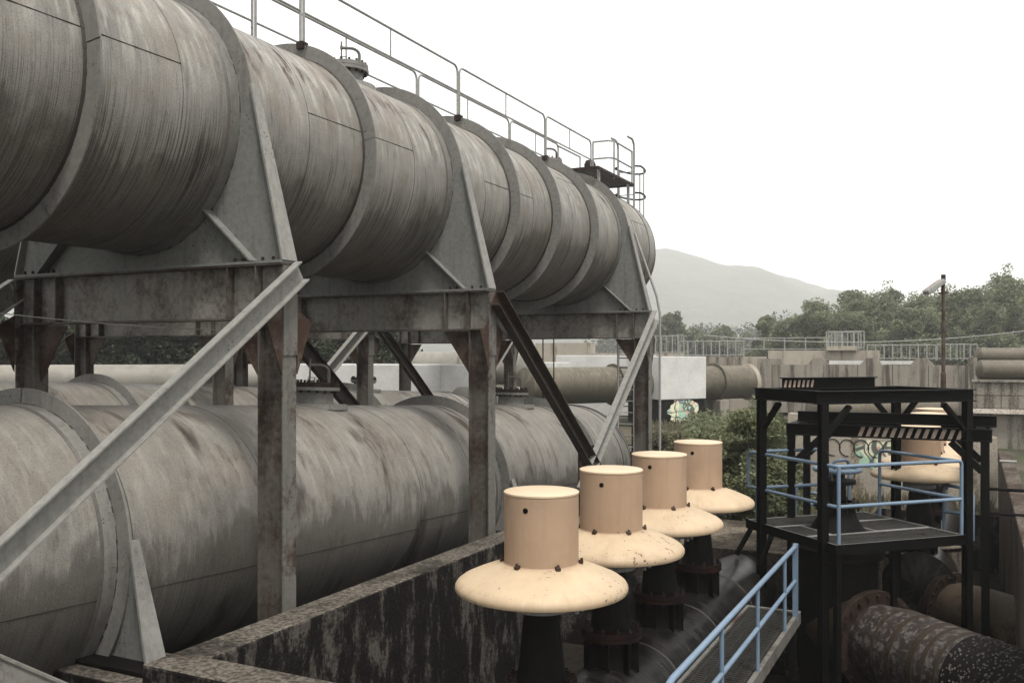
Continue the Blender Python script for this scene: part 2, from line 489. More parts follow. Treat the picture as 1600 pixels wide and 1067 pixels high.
def m_ground():
    k = NT('ground_soil')
    p = k.pos()
    n = k.noise(p, 0.25, 6, 0.6); n2 = k.noise(p, 3, 6, 0.7)
    c = k.mix(k.step(n, 0.42, 0.6), (0.075, 0.064, 0.046), (0.038, 0.045, 0.021))
    c = k.mix(k.step(n2, 0.45, 0.65), c, (0.03, 0.027, 0.02))
    k.bump(n2, 0.6, 0.05)
    return k.out(c, 0.95, 0, 0.15)
MT['ground'] = m_ground()
def m_hill():
    k = NT('hill_woods')
    p = k.pos()
    n = k.noise(p, 0.02, 6, 0.65); n2 = k.noise(p, 0.09, 5, 0.7)
    f = k.math('ADD', k.math('MULTIPLY', n, 0.5), k.math('MULTIPLY', n2, 0.5))
    c = k.mix(k.step(f, 0.4, 0.62), (0.014, 0.02, 0.011), (0.06, 0.068, 0.04))
    k.bump(n2, 1.0, 6.0)
    return k.out(c, 0.95, 0, 0.1)
MT['hill'] = m_hill()
def m_graffiti(name, bg):
    k = NT(name)
    p = k.pos()
    w = k.noise(p, 0.9, 2, 0.5)
    pp = k.comb(k.math('ADD', k.sep(p)[0], k.math('MULTIPLY', w, 1.2)), k.sep(p)[1], k.math('ADD', k.sep(p)[2], k.math('MULTIPLY', w, 1.6)))
    d1 = k.vor(pp, 1.5, 'DISTANCE_TO_EDGE'); n = k.noise(pp, 1.3, 2, 0.5); n2 = k.noise(pp, 2.1, 3, 0.5)
    c = k.mix(k.step(n, 0.5, 0.53), bg, (0.32, 0.5, 0.36))
    c = k.mix(k.step(n2, 0.57, 0.59), c, (0.55, 0.30, 0.24))
    c = k.mix(k.step(n2, 0.40, 0.38), c, (0.27, 0.22, 0.33))
    c = k.mix(k.step(d1, 0.05, 0.03), c, (0.1, 0.11, 0.1))
    return k.out(c, 0.8, 0, 0.2)
MT['graffiti'] = m_graffiti('spray_paint', (0.62, 0.62, 0.45))
#---SCENE---
# ------------------------------------------------------------------ ground, hill
GZ, PZ = -3.4, -4.6
def ground():
    xs = [-2500, -20, -6.27, -1.9, 0.74, 2500]
    ys = [-400, -12, 13.6, 22.0, 31.0, 2300]
    def h(i, j):
        if i == 1 and j in (1, 2, 3): return PZ
        if i in (2, 3) and j == 1: return PZ
        if i == 3 and j == 2: return PZ
        return GZ
    mb, sd = MB(), MB()
    for i in range(5):
        for j in range(5):
            z = h(i, j)
            mb.add([(xs[i], ys[j], z), (xs[i + 1], ys[j], z), (xs[i + 1], ys[j + 1], z), (xs[i], ys[j + 1], z)], [(0, 1, 2, 3)])
            if i < 4 and h(i + 1, j) != z:
                w = h(i + 1, j); x = xs[i + 1]
                sd.add([(x, ys[j], z), (x, ys[j + 1], z), (x, ys[j + 1], w), (x, ys[j], w)], [(0, 1, 2, 3)])
            if j < 4 and h(i, j + 1) != z:
                w = h(i, j + 1); y = ys[j + 1]
                sd.add([(xs[i], y, z), (xs[i + 1], y, z), (xs[i + 1], y, w), (xs[i], y, w)], [(0, 1, 2, 3)])
    structure('ground', mb, MT['ground'], smooth=False)
    structure('pit_lining', sd, MT['pit'], smooth=False)
ground()
fl_ = MB()
for x0, x1, y0, y1 in ((-19.99, -6.27, -11.9, 30.99), (-6.27, 0.73, -11.9, 13.59), (-1.89, 0.73, 13.59, 21.99)):
    fl_.add([(x0, y0, PZ + 0.004), (x1, y0, PZ + 0.004), (x1, y1, PZ + 0.004), (x0, y1, PZ + 0.004)], [(0, 1, 2, 3)])
structure('pit_floor', fl_, MT['pit_floor'], smooth=False)

def lerp_table(tab, x):
    if x <= tab[0][0]: return tab[0][1]
    for (a, b), (c, d) in zip(tab, tab[1:]):
        if x <= c: return b + (d - b) * (x - a) / (c - a)
    return tab[-1][1]

def hill():
    D0 = 1500.0
    crest = [(-400, 470), (200, 420), (700, 395), (930, 384), (1030, 391), (1060, 395), (1110, 402), (1150, 408), (1190, 418), (1230, 431),
             (1270, 440), (1310, 450), (1370, 474), (1450, 500), (1600, 530), (1900, 556)]
    mb = MB(); nx, ny = 150, 26
    r = random.Random(3)
    vs, fs = [], []
    for i in range(nx + 1):
        px = -500 + 2500 * i / nx
        H = -(lerp_table(crest, px) + 11 - 555) / 1440 * D0
        for j in range(ny + 1):
            q = j / ny
            s = q if q <= 0.7 else 0.7 + (q - 0.7)
            D = D0 - 900 * (0.75 - s)
            prof = (sin(min(s / 0.75, 1) * pi / 2)) ** 1.35 if s < 0.75 else 1 - 1.6 * (s - 0.75)
            bumpy = (sin(px * 0.021 + j * 0.7) + sin(px * 0.043 - j * 0.45 + 1.3)) * 5 * prof * (1 if s < 0.68 else 0.15)
            z = (H + 8) * prof - 8 + bumpy + (r.uniform(-1, 1) * 2.0 if prof > 0.1 else 0)
            p = cw((px - 800) / 1440 * D0 * (0.72 + 0.28 * s / 0.75), D, z)
            vs.append(p)
    for i in range(nx):
        for j in range(ny):
            a = i * (ny + 1) + j
            fs.append((a, a + ny + 1, a + ny + 2, a + 1))
    mb.add(vs, fs)
    structure('hill', mb, MT['hill'], angle=180)
hill()

# ------------------------------------------------------------------ big pipes
U0, ZP, R = -8.85, 2.71, 1.5
RINGS = [1.7, 3.8, 5.88, 7.88, 10.24, 12.6, 14.63, 16.46, 18.46, 20.42]
FRAMES = [7.88, 12.6, 20.42]

def arc_ring(mb, r0, r1, y, th, cuts, gap=0.008, n=96):
    cs = sorted(cuts)
    for a, b in zip(cs, cs[1:] + [cs[0] + 2 * pi]):
        a0, a1 = a + gap / 2, b - gap / 2
        m = max(6, int(n * (a1 - a0) / (2 * pi)))
        mb.lathe([(r0, y - th / 2), (r1, y - th / 2), (r1, y + th / 2), (r0, y + th / 2), (r0, y - th / 2)], n=m, axis='y', a0=a0, a1=a1)

def shell(pipe, r, ts, mat, n=96):
    for a, b in zip(ts, ts[1:]):
        part('shell_course', MB().lathe([(r, a), (r, (a + b) / 2), (r, b)], n=n, axis='y'), mat, pipe, local=True)

def weld(pipe, r, t, w=0.014, n=96, mat='seam'):
    mb = MB().lathe([(r - 0.002, t - w), (r + w * 0.55, t), (r - 0.002, t + w)], n=n, axis='y')
    part('weld_seam', mb, MT[mat], pipe, local=True)

def long_seam(pipe, r, t0, t1, phi, w=0.006):
    c, s = cos(phi), sin(phi)
    mb = MB()
    m = max(3, int((t1 - t0) / 0.08)); q = random.Random(int(t0 * 100 + phi * 10))
    pts = [(c * r, t0 + (t1 - t0) * i / m, s * r) for i in range(m + 1)]
    mb.tube(pts, [w * q.uniform(0.7, 1.3) for _ in pts], 5)
    part('weld_seam', mb, MT['seam'], pipe, local=True)

def manhole(pipe, t, r, rr=0.33, h=0.28, arm=True, mats=('saddle', 'frame'), flip=1):
    neck = part('manhole', MB().lathe([(rr * 1.35, r - 0.04 - 0.02), (rr * 1.32, r + 0.02), (rr * 0.76, r + 0.025), (rr * 0.74, r + h)], c=(0, t, 0), n=40), MT[mats[0]], pipe, local=True)
    part('flange', MB().lathe([(0.0, r + h), (rr, r + h), (rr, r + h + 0.05), (0.0, r + h + 0.05)], c=(0, t, 0), n=40), MT[mats[0]], neck, local=True)
    part('cover', MB().lathe([(rr * 0.98, r + h + 0.058), (rr * 0.98, r + h + 0.12), (0.0, r + h + 0.125)], c=(0, t, 0), n=40).lathe([(0.0, r + h + 0.05), (rr * 0.9, r + h + 0.05), (rr * 0.9, r + h + 0.058)], c=(0, t, 0), n=40), MT[mats[1]], neck, local=True)
    b = MB()
    for i in range(16):
        a = 2 * pi * i / 16
        x, y = cos(a) * rr * 0.87, t + sin(a) * rr * 0.87
        b.cyl((x, y, r + h + 0.118), (x, y, r + h + 0.16), 0.018, 6)
        b.cyl((x, y, r + h - 0.035), (x, y, r + h + 0.002), 0.02, 6)
    part('bolts', b, MT['dark_rust'], neck, local=True, kind='stuff')
    if arm:
        a = MB()
        x0, zt = -rr * 0.1 * flip, r + h + 0.12
        y0 = t - 0.08
        a.cyl((x0, y0, zt), (x0, y0, zt + 0.36), 0.013, 8)
        a.cyl((x0, y0, zt + 0.0), (x0, y0, zt + 0.03), 0.05, 10)
        a.cyl((x0, y0, zt + 0.24), (x0, y0, zt + 0.29), 0.022, 8)
        path = [(x0, y0, zt + 0.26), (x0 + 0.12, y0 + 0.08, zt + 0.26)]
        for i in range(7):
            q = pi / 2 * i / 6
            path.append((x0 + 0.12 + 0.10 * sin(q), y0 + 0.08 + 0.09 * sin(q), zt + 0.16 + 0.10 * cos(q)))
        path.append((x0 + 0.22, y0 + 0.17, zt - 0.02))
        a.tube(path, 0.024, 8)
        part('davit_arm', a, MT['frame'], neck, local=True)
        hd = MB().tube([(x0 + 0.08, y0 - 0.14, zt), (x0 + 0.08, y0 - 0.14, zt + 0.07), (x0 + 0.17, y0 - 0.1, zt + 0.07), (x0 + 0.17, y0 - 0.1, zt)], 0.008, 6)
        part('handle', hd, MT['frame'], neck, local=True)
    return neck

def elbow(pipe, r, t0, rb, mat, n=64, turn=rad(82)):
    """a welded bend towards -X made of short mitred lengths"""
    mb = MB(); k = 7
    prev = None
    vs, fs = [], []
    for i in range(k + 1):
        a = turn * i / k
        cx, cy = -rb + rb * cos(a), t0 + rb * sin(a)
        for j in range(n):
            q = 2 * pi * j / n
            rx = r * cos(q) / cos(turn / k / 2) if 0 < i < k else r * cos(q)
            vs.append((cx + rx * cos(a), cy + rx * sin(a), r * sin(q)))
    for i in range(k):
        for j in range(n):
            l = (j + 1) % n
            fs.append((i * n + j, i * n + l, (i + 1) * n + l, (i + 1) * n + j))
    mb.add(vs, fs)
    part('bend', mb, mat, pipe, local=True, angle=8)
    w = MB()
    for i in range(0, k, 1):
        a = turn * i / k
        cx, cy = -rb + rb * cos(a), t0 + rb * sin(a)
        pts = []
        for j in range(n):
            q = 2 * pi * j / n
            rx = (r + 0.004) * cos(q) / (cos(turn / k / 2) if 0 < i else 1)
            pts.append((cx + rx * cos(a), cy + rx * sin(a), (r + 0.004) * sin(q)))
        w.tube(pts, 0.009, 5, closed=True)
    part('bend_welds', w, MT['seam'], pipe, local=True)

def stiff_ring(pipe, r, t, hgt=0.19, cuts=(0.25, pi / 2 + 0.02, pi - 0.4, -pi / 3.2), pad=False):
    rg = MB(); arc_ring(rg, r + 0.002, r + hgt, t, 0.022, [c % (2 * pi) for c in cuts])
    o = part('ring', rg, MT['ring'], pipe, local=True)
    w = MB(); q = random.Random(int(t * 31)); nb = 150
    for i in range(nb):
        a0, a1 = 2 * pi * i / nb, 2 * pi * (i + 1) / nb
        b = q.uniform(0.008, 0.017)
        w.lathe([(r - 0.002, t - 0.04), (r + b, t - 0.028), (r + 0.008 + b, t - 0.011)], n=2, axis='y', a0=a0, a1=a1)
    part('weld_bead', w, MT['seam'], o, local=True)
    if pad:
        p = MB().lathe([(r, t - 0.17), (r + 0.018, t - 0.168), (r + 0.018, t + 0.168), (r, t + 0.17)], n=96, axis='y')
        part('pad_plate', p, MT['ring'], o, local=True)
        q = MB()
        for s in (-1, 1):
            q.lathe([(r - 0.002, t + s * 0.195), (r + 0.016, t + s * 0.18), (r + 0.02, t + s * 0.166)], n=96, axis='y')
        part('pad_weld', q, MT['weld'], o, local=True)
    return o

# the elevated pipe
up = thing('elevated_pipe', 'huge grey ribbed steel pipe raised overhead on steel frames, handrails on its crown', 'pipe', (U0, 0, ZP))
seams = [-3.0, -0.5, 2.7, 4.9, 7.05, 9.1, 11.5, 13.7, 15.6, 17.5, 19.5, 21.4, 22.5]
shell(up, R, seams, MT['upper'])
for t in seams[1:]: weld(up, R, t, 0.006)
for i, (a, b) in enumerate(zip(seams, seams[1:])):
    if a < 1: continue
    phi = [0.30, 0.26, 0.85, 0.22, 0.95, 0.20, 0.6, 0.15, 0.2, 0.7, 0.1, 0.4][i % 12]
    if i % 2: long_seam(up, R, a, b, phi)
for t in RINGS:
    stiff_ring(up, R, t, 0.2, cuts=(0.12, 1.25, pi - 0.4, -0.95) if t not in FRAMES else (0.1, 1.9, pi - 0.1), pad=t in FRAMES)
elbow(up, R, 22.5, 1.75, MT['upper'])
manhole(up, 11.85, R, 0.35, 0.24, mats=('brace', 'brace'))
manhole(up, 19.55, R, 0.35, 0.2, mats=('brace', 'brace'))

# the pipes below, falling gently away
SL = 0.0484
def lower_pipe(name, label, u, ztop0, t0, t1, rings, seams, mat, holes, shadow_seed=1):
    slope = -math.atan(SL)
    p = thing(name, label, 'pipe', (u, 0, ztop0 - R / cos(slope)), (slope, 0, 0))
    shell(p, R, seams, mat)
    for t in seams[1:-1]: weld(p, R, t, 0.006)
    q = random.Random(shadow_seed)
    for a, b in zip(seams, seams[1:]): long_seam(p, R, a, b, q.choice((-0.05, -0.12, 0.02, -0.2)), 0.006)
    for t in rings: stiff_ring(p, R, t, 0.18, cuts=(0.05, pi / 2, pi - 0.1), pad=True)
    for t in holes: manhole(p, t, R, 0.37, 0.22, mats=('ring', 'dark_rust'))
    return p
zA = lambda u: -78 / 1440 * 0.447 * abs(u)
pa = lower_pipe('ground_pipe', 'nearest big grey pipe low behind the pit wall, under the elevated pipe', 'x' and U0, zA(U0), 0, 21, [-1.8, 6.23, 14.3, 18.6], [-4, -0.6, 2.2, 4.7, 8.4, 11.7, 13.3, 16.2, 19.4, 20.6], MT['lower'], [11.0, 17.6], 4)
elbow(pa, R, 20.6, 1.7, MT['lower'])
UB = -15.5
pb = lower_pipe('ground_pipe', 'second big grey pipe lying low behind the nearest one, between rear columns', UB, zA(UB) + 0.44, 0, 30, [4.0, 12.5, 20.6], [-2, 3, 6.5, 10.2, 14.0, 18.0, 22.0, 25.5], MT['lower'], [9.2 + 6.5, 21.5], 9)
elbow(pb, R, 25.5, 1.8, MT['lower'])

# concrete saddles of the nearest low pipe
def low_saddle(t, label):
    zc = zA(U0) - R - SL * t
    zb = -2.93 - 0.02 * (t - 6)
    s = thing('pipe_saddle', label, 'pipe saddle', (U0, t, zb), group='steel saddles under the nearest low pipe')
    ro = R + 0.004
    outer = [(1.70, zc + 0.25), (1.98, zb + 0.05), (-1.98, zb + 0.05), (-1.70, zc + 0.25)]
    for sg in (1, -1):
        mb = MB()
        pts_i, pts_o = [], []
        m = 14
        for i in range(m + 1):
            a = 0.14 - (0.14 + 0.62) * i / m
            pts_i.append((U0 + sg * (ro) * cos(a), zc + ro * sin(a)))
            f = i / m
            pts_o.append((U0 + sg * (1.69 + (1.97 - 1.69) * f), zc + 0.23 + (zb + 0.05 - zc - 0.23) * f))
        vs = []
        for y in (t - 0.014, t + 0.014):
            vs += [(a, y, b) for a, b in pts_i] + [(a, y, b) for a, b in pts_o]
        n = m + 1; fs = []
        for i in range(m):
            fs.append((i, i + 1, n + i + 1, n + i)); fs.append((2 * n + i, 3 * n + i, 3 * n + i + 1, 2 * n + i + 1))
        fs.append((n - 1, 3 * n - 1, 4 * n - 1, 2 * n - 1))
        mb.add(vs, fs)
        part('web_plate', mb, MT['saddle'], s)
        x0, z0, x1, z1 = U0 + sg * 1.70, zc + 0.26, U0 + sg * 1.99, zb + 0.055
        fl = MB().add([(x0, t - 0.055, z0), (x0, t + 0.055, z0), (x1, t + 0.12, z1), (x1, t - 0.12, z1),
                       (x0 + sg * 0.025, t - 0.055, z0), (x0 + sg * 0.025, t + 0.055, z0), (x1 + sg * 0.025, t + 0.12, z1), (x1 + sg * 0.025, t - 0.12, z1)],
                      [(0, 1, 2, 3), (4, 7, 6, 5), (0, 4, 5, 1), (1, 5, 6, 2), (2, 6, 7, 3), (3, 7, 4, 0)])
        part('edge_flange', fl, MT['brace'], s)
        part('base_plate', MB().box((U0 + sg * 1.55 - 0.55, t - 0.24, zb), (U0 + sg * 1.55 + 0.55, t + 0.24, zb + 0.05)), MT['valve'], s, bevel=0.01)
    pl = MB().box((U0 - 2.2, t - 0.42, PZ), (U0 + 2.2, t + 0.42, zb - 0.002))
    solo('concrete_plinth', pl, MT['pit'], label.replace('tapered steel saddle', 'dark mossy concrete plinth') + ' foot', 'plinth', 'plinths under the saddles', bevel=0.03)
low_saddle(6.23, 'tapered steel saddle of the near ring, beside the pit wall corner')
low_saddle(14.3, 'tapered steel saddle of the second ring, behind the pit wall')

# ------------------------------------------------------------------ steel frames
def make_frame(label, u0, t, group, base=PZ):
    f = thing('support_frame', label, 'steel frame', (u0, t, base), group=group)
    HB, BT, BB = 2.21, 1.0, 0.39
    for s in (-1, 1):
        xo, xi = s * HB, s * (HB - 0.36)
        a, b = xi + s * 0.022, xo - s * 0.022
        o = part('column', MB().box((min(a, b), -0.009, 0), (max(a, b), 0.009, BB - base - 0.002)), MT['col_web'], f, local=True)
        part('outer_flange', MB().box((min(xo, xo - s * 0.022), -0.105, 0), (max(xo, xo - s * 0.022), 0.105, BT - base - 0.03)), MT['frame'], o, local=True)
        part('inner_flange', MB().box((min(xi, xi + s * 0.022), -0.105, 0), (max(xi, xi + s * 0.022), 0.105, BB - base - 0.002)), MT['col_web'], o, local=True)
        bp = MB().box((min(xo, xi) - 0.08, -0.22, 0.0), (max(xo, xi) + 0.08, 0.22, 0.03))
        part('base_plate', bp, MT['frame'], o, local=True)
        cov = MB().box((min(xo + s * 0.001, xo + s * 0.013), -0.112, 0.0 - base), (max(xo + s * 0.001, xo + s * 0.013), 0.112, 0.97 - base))
        part('cover_plate', cov, MT['frame'], o, local=True)
        for ss, w in ((-s, 0.5), (s, 0.28)):
            x0 = xi if ss == -s else xo + s * 0.014
            tri = [(x0, BB - 0.02 - base), (x0 + ss * w, BB - 0.02 - base), (x0 + ss * w * 0.94, BB - 0.06 - base), (x0, BB - 0.74 - base)]
            if ss == -s: part('knee_plate', MB().prism(tri, -0.010, 0.010), MT['rusty'], f, local=True)
        for tt in (-1, 1):
            tri = [(tt * 0.126, BB + 0.12 - base), (tt * 0.36, BB - 0.02 - base), (tt * 0.36, BB - 0.06 - base), (tt * 0.126, BB - 0.60 - base)]
            part('gusset', MB().prism(tri, xo - s * 0.02, xo, axis='x'), MT['rusty'], f, local=True)
    xw = HB - 0.022
    beam = part('cross_beam', MB().box((-xw, -0.009, BB - base + 0.022), (xw, 0.009, BT - base - 0.022)), MT['web'], f, local=True)
    part('bottom_flange', MB().box((-xw, -0.125, BB - base), (xw, 0.125, BB - base + 0.022)), MT['col_web'], beam, local=True)
    part('top_flange', MB().box((-HB, -0.125, BT - base - 0.022), (HB, 0.125, BT - base)), MT['col_web'], beam, local=True)
    for x in (-1.83, -1.42, 1.42, 1.83):
        st = MB()
        for s in (-1, 1):
            st.box((x - 0.008, min(s * 0.009, s * 0.123), BB - base + 0.022), (x + 0.008, max(s * 0.009, s * 0.123), BT - base - 0.022))
        part('stiffener', st, MT['col_web'], beam, local=True)
    # saddle cradle that follows the pipe
    zc = ZP - base
    ro = R + 0.004
    poly = [(1.69, 0.29), (2.19, BT + 0.03 - ZP), (-2.19, BT + 0.03 - ZP), (-1.69, 0.29)]
    angs = set()
    a0 = math.atan2(0.29, 1.69)
    for i in range(57): angs.add(a0 - (pi + 2 * a0) * i / 56)
    for p in poly[1:3]:
        a = math.atan2(p[1], p[0]); angs.add(a if a < 1 and p[0] > 0 else a - 0)
    angs = sorted(q if q <= a0 + 1e-6 else q - 2 * pi for q in angs)[::-1]
    def hit(a):
        d = (cos(a), sin(a)); best = None
        for (x0, y0), (x1, y1) in zip(poly, poly[1:]):
            ex, ey = x1 - x0, y1 - y0
            den = d[0] * ey - d[1] * ex
            if abs(den) < 1e-9: continue
            k = (x0 * ey - y0 * ex) / den
            m = (x0 * d[1] - y0 * d[0]) / den
            if k > 0 and -1e-3 <= m <= 1.001: best = k if best is None else min(best, k)
        return max(best or ro + 0.15, ro + 0.15)
    vs, fs = [], []
    n = len(angs)
    for y in (-0.013, 0.013):
        for a in angs: vs.append((ro * cos(a), y, zc + ro * sin(a)))
        for a in angs:
            k = hit(a); vs.append((k * cos(a), y, zc + k * sin(a)))
    for i in range(n - 1):
        fs.append((i, i + 1, n + i + 1, n + i))
        fs.append((2 * n + i, 3 * n + i, 3 * n + i + 1, 2 * n + i + 1))
        fs.append((n + i, n + i + 1, 3 * n + i + 1, 3 * n + i))
    sad = part('cradle_plate', MB().add(vs, fs), MT['saddle'], f, local=True)
    part('bed_plate', MB().box((-2.2, -0.13, BT - base + 0.001), (2.2, 0.13, BT - base + 0.03)), MT['saddle'], sad, local=True)
    for s in (-1, 1):
        x0, z0, x1, z1 = s * 1.69, zc + 0.30, s * 2.19, BT - base + 0.03
        e = s * 0.026
        fl = MB().add([(x0, -0.06, z0), (x0, 0.06, z0), (x1, 0.12, z1), (x1, -0.12, z1), (x0 + e, -0.06, z0), (x0 + e, 0.06, z0), (x1 + e, 0.12, z1), (x1 + e, -0.12, z1)],
                      [(0, 1, 2, 3), (4, 7, 6, 5), (0, 4, 5, 1), (1, 5, 6, 2), (2, 6, 7, 3), (3, 7, 4, 0)])
        part('edge_flange', fl, MT['brace'], sad, local=True)
        for tt in (-1, 1):
            d = MB().obox((s * 1.08, tt * 0.075, zc - 1.07), (s * 1.76, tt * 0.075, BT - base + 0.035), (0, 1, 0), 0.12, 0.02)
            part('rib_plate', d, MT['saddle'], sad, local=True)
        bt = MB()
        for x in (1.5, 1.62, 1.9, 2.05): bt.cyl((s * x, -0.08, BT - base + 0.03), (s * x, -0.08, BT - base + 0.075), 0.018, 6)
        part('bolts', bt, MT['dark_rust'], sad, local=True, kind='stuff')
    return f
FR = []
f0 = make_frame('nearest rust-streaked steel frame carrying the elevated pipe, left of the picture', U0, FRAMES[0], 'frames under the elevated pipe')
FR.append(f0)
for t, lb in ((FRAMES[1], 'middle rust-streaked steel frame carrying the elevated pipe, over the low manhole'), (FRAMES[2], 'farthest steel frame carrying the end of the elevated pipe, by the white block')):
    c = copy_tree(f0); c.location = (U0, t, PZ); c['label'] = lb; FR.append(c)
UR = -15.5
for t, lb in ((13.96, 'rear-row grey steel frame seen below the nearest cross beam'), (18.8, 'rear-row grey steel frame seen below the middle cross beam, left'), (26.8, 'rear-row grey steel frame seen beside the middle frame column, farthest back')):
    c = copy_tree(f0); c.location = (UR, t, PZ); c['label'] = lb; c['group'] = 'frames of the rear row'
rp = thing('elevated_pipe', 'rear elevated grey pipe hidden behind the huge ribbed one', 'pipe', (UR, 0, ZP))
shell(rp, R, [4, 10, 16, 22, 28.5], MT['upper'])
for t in (13.96, 18.8, 26.8): stiff_ring(rp, R, t, 0.2)
elbow(rp, R, 28.5, 1.75, MT['upper'])

# diagonal braces: rolled channels
def channel(p0, p1, out=(1, 0, 0), depth=0.30, lip=0.10, th=0.016):
    p0, p1, o = Vector(p0), Vector(p1), Vector(out)
    d = (p1 - p0).normalized(); o = (o - d * o.dot(d)).normalized(); n = d.cross(o)
    mb = MB()
    mb.obox(p0, p1, n, depth, th)
    for s in (-1, 1):
        q = n * s * (depth / 2 - th / 2) + o * (lip / 2 + th / 2)
        mb.obox(p0 + q, p1 + q, o, lip, th)
    return mb
def brace(p0, p1, label, mat, group, gus=None, **k):
    b = thing('diagonal_brace', label, 'brace', p1, group=group)
    part('channel', channel(p0, p1, **k), MT[mat], b)
    return b
xb = U0 + 2.26
g1 = 'braces along the front columns'
br = brace((xb, 7.98, 0.92), (xb, 1.2, -3.85), 'long grey channel brace slanting down left from the nearest front column', 'brace', g1, depth=0.235, lip=0.08)
brace((xb, 12.55, 0.88), (xb, 16.75, -2.25), 'dark channel brace slanting down right from the middle front column', 'brace_dark', g1, depth=0.27, lip=0.13)
brace((xb + 0.03, 20.4, 0.92), (xb + 0.03, 15.9, -2.55), 'pale flaking channel brace slanting down left from the farthest front column', 'brace', g1, depth=0.27, lip=0.10)
gp = MB().box((xb - 0.05, 16.05, -3.2), (xb - 0.03, 16.85, -1.75))
solo('gusset_plate', gp, MT['rusty'], 'dark rusty plate where the two front braces cross', 'plate')
g2 = 'braces along the rear columns'
xr = U0 - 2.26
brace((xr, 12.6, 0.85), (xr, 17.0, -2.6), 'brown channel brace slanting behind the low manhole', 'brace_dark', g2, depth=0.3)
brace((UR + 2.26, 18.8, 0.9), (UR + 2.26, 22.8, -2.3), 'thin dark brace of the rear row slanting down right', 'brace_dark', g2, depth=0.26)
brace((UR + 2.26, 26.8, 0.9), (UR + 2.26, 22.6, -2.3), 'pale brace of the rear row slanting down left', 'brace', g2, depth=0.26)
brace((UR + 2.26, 18.7, 0.9), (UR + 2.26, 14.9, -1.9), 'pale brace of the rear row slanting left behind the grey rear column', 'brace', g2, depth=0.26)
brace((xr, 7.8, 0.85), (xr, 3.0, -2.6), 'pale brace end at the left picture edge behind the nearest frame', 'brace', g2, depth=0.3)
nearc = channel(at(-90, 1040, 6.2), at(260, 1190, 6.2), out=cw(0.3, -1, 0.1), depth=0.42, lip=0.02)
solo('steel_channel', nearc, MT['frame'], 'dark steel channel edge in the lower left corner', 'steel channel')

# ------------------------------------------------------------------ handrails, platform and ladder on the crown
RU = (U0 + 0.44, U0 - 0.44)
RZ0, RZ1 = 4.35, 5.27
def rail_panel(u, ta, tb, label, near=True):
    g = thing('handrail_panel', label, 'handrail', (u, (ta + tb) / 2, RZ0), group='handrail panels on the elevated pipe')
    r, k, rr = 0.02, 0.13, 6
    a, b = ta + 0.035, tb - 0.035
    pts = [(u, a, RZ0)]
    for i in range(rr + 1):
        q = pi / 2 * i / rr
        pts.append((u, a + k - k * cos(q), RZ1 - k + k * sin(q)))
    for i in range(rr + 1):
        q = pi / 2 * i / rr
        pts.append((u, b - k + k * sin(q), RZ1 - k + k * cos(q)))
    pts.append((u, b, RZ0))
    part('bent_frame', MB().tube(pts, r, 8), MT['rail'], g)
    part('mid_rail', MB().cyl((u, a, (RZ0 + RZ1) / 2 + 0.0), (u, b, (RZ0 + RZ1) / 2 + 0.0), 0.017, 8), MT['rail'], g)
    part('bar', MB().cyl((u, (a + b) / 2, (RZ0 + RZ1) / 2), (u, (a + b) / 2, RZ1), 0.013, 8), MT['rail'], g)
    c = MB()
    for y in (a, b):
        c.cbox((u, y, RZ0 - 0.02), (0.11, 0.055, 0.1))
        c.cyl((u - 0.07, y, RZ0 + 0.0), (u + 0.07, y, RZ0), 0.014, 6)
    part('clamp', c, MT['dark_rust'], g)
rt = [5.88, 10.24, 14.63, 18.46, 21.2]
nm = ['nearest', 'second', 'third', 'last']
for i in range(4):
    rail_panel(RU[0], rt[i], rt[i + 1], nm[i] + ' near-side handrail panel along the crown of the elevated pipe')
    rail_panel(RU[1], rt[i], rt[i + 1], nm[i] + ' far-side handrail panel along the crown of the elevated pipe')

pf = thing('access_platform', 'small dark grating platform on the far end of the elevated pipe', 'platform', (U0, 21.6, RZ0))
pg = MB()
for i in range(26): pg.box((U0 - 0.55, 20.3 + i * 0.1, RZ0 + 0.05), (U0 + 0.95, 20.315 + i * 0.1, RZ0 + 0.09))
for i in range(10): pg.box((U0 - 0.55 + i * 0.165, 20.3, RZ0 + 0.052), (U0 - 0.54 + i * 0.165, 22.8, RZ0 + 0.088))
part('grating', pg, MT['grating'], pf)
ed = MB()
for (a, b) in (((U0 - 0.58, 20.27), (U0 + 0.98, 20.30)), ((U0 - 0.58, 22.8), (U0 + 0.98, 22.83)), ((U0 - 0.58, 20.3), (U0 - 0.55, 22.8)), ((U0 + 0.95, 20.3), (U0 + 0.98, 22.8))):
    ed.box((a[0], a[1], RZ0 + 0.03), (b[0], b[1], RZ0 + 0.1))
part('edge_angle', ed, MT['dark_rust'], pf)
for x in (U0 - 0.3, U0 + 0.9):
    for y in (20.5, 22.6): part('leg', MB().box((x - 0.03, y - 0.03, 3.3), (x + 0.03, y + 0.03, RZ0 + 0.05)), MT['rail'], pf)
def loop_rail(g, pts, r=0.022, name='rail', mat='rail'):
    part(name, MB().tube(pts, r, 8), MT[mat], g)
x1 = U0 + 0.95
for zz, nme in ((RZ1, 'top_rail'), (RZ0 + 0.5, 'mid_rail')):
    loop_rail(pf, [(RU[0], 21.3, zz), (x1 - 0.12, 21.32, zz), (x1, 21.45, zz), (x1, 22.75, zz)], name=nme)
for (x, y) in ((RU[0], 21.3), (x1, 21.42), (x1, 22.75), (U0 - 0.5, 21.3), (U0 - 0.5, 22.75)):
    part('post', MB().cyl((x, y, RZ0), (x, y, RZ1), 0.022, 8), MT['rail'], pf)
loop_rail(pf, [(U0 - 0.5, 21.3, RZ1), (U0 - 0.5, 22.75, RZ1)], name='top_rail')
loop_rail(pf, [(U0 - 0.5, 21.3, RZ0 + 0.5), (U0 - 0.5, 22.75, RZ0 + 0.5)], name='mid_rail')
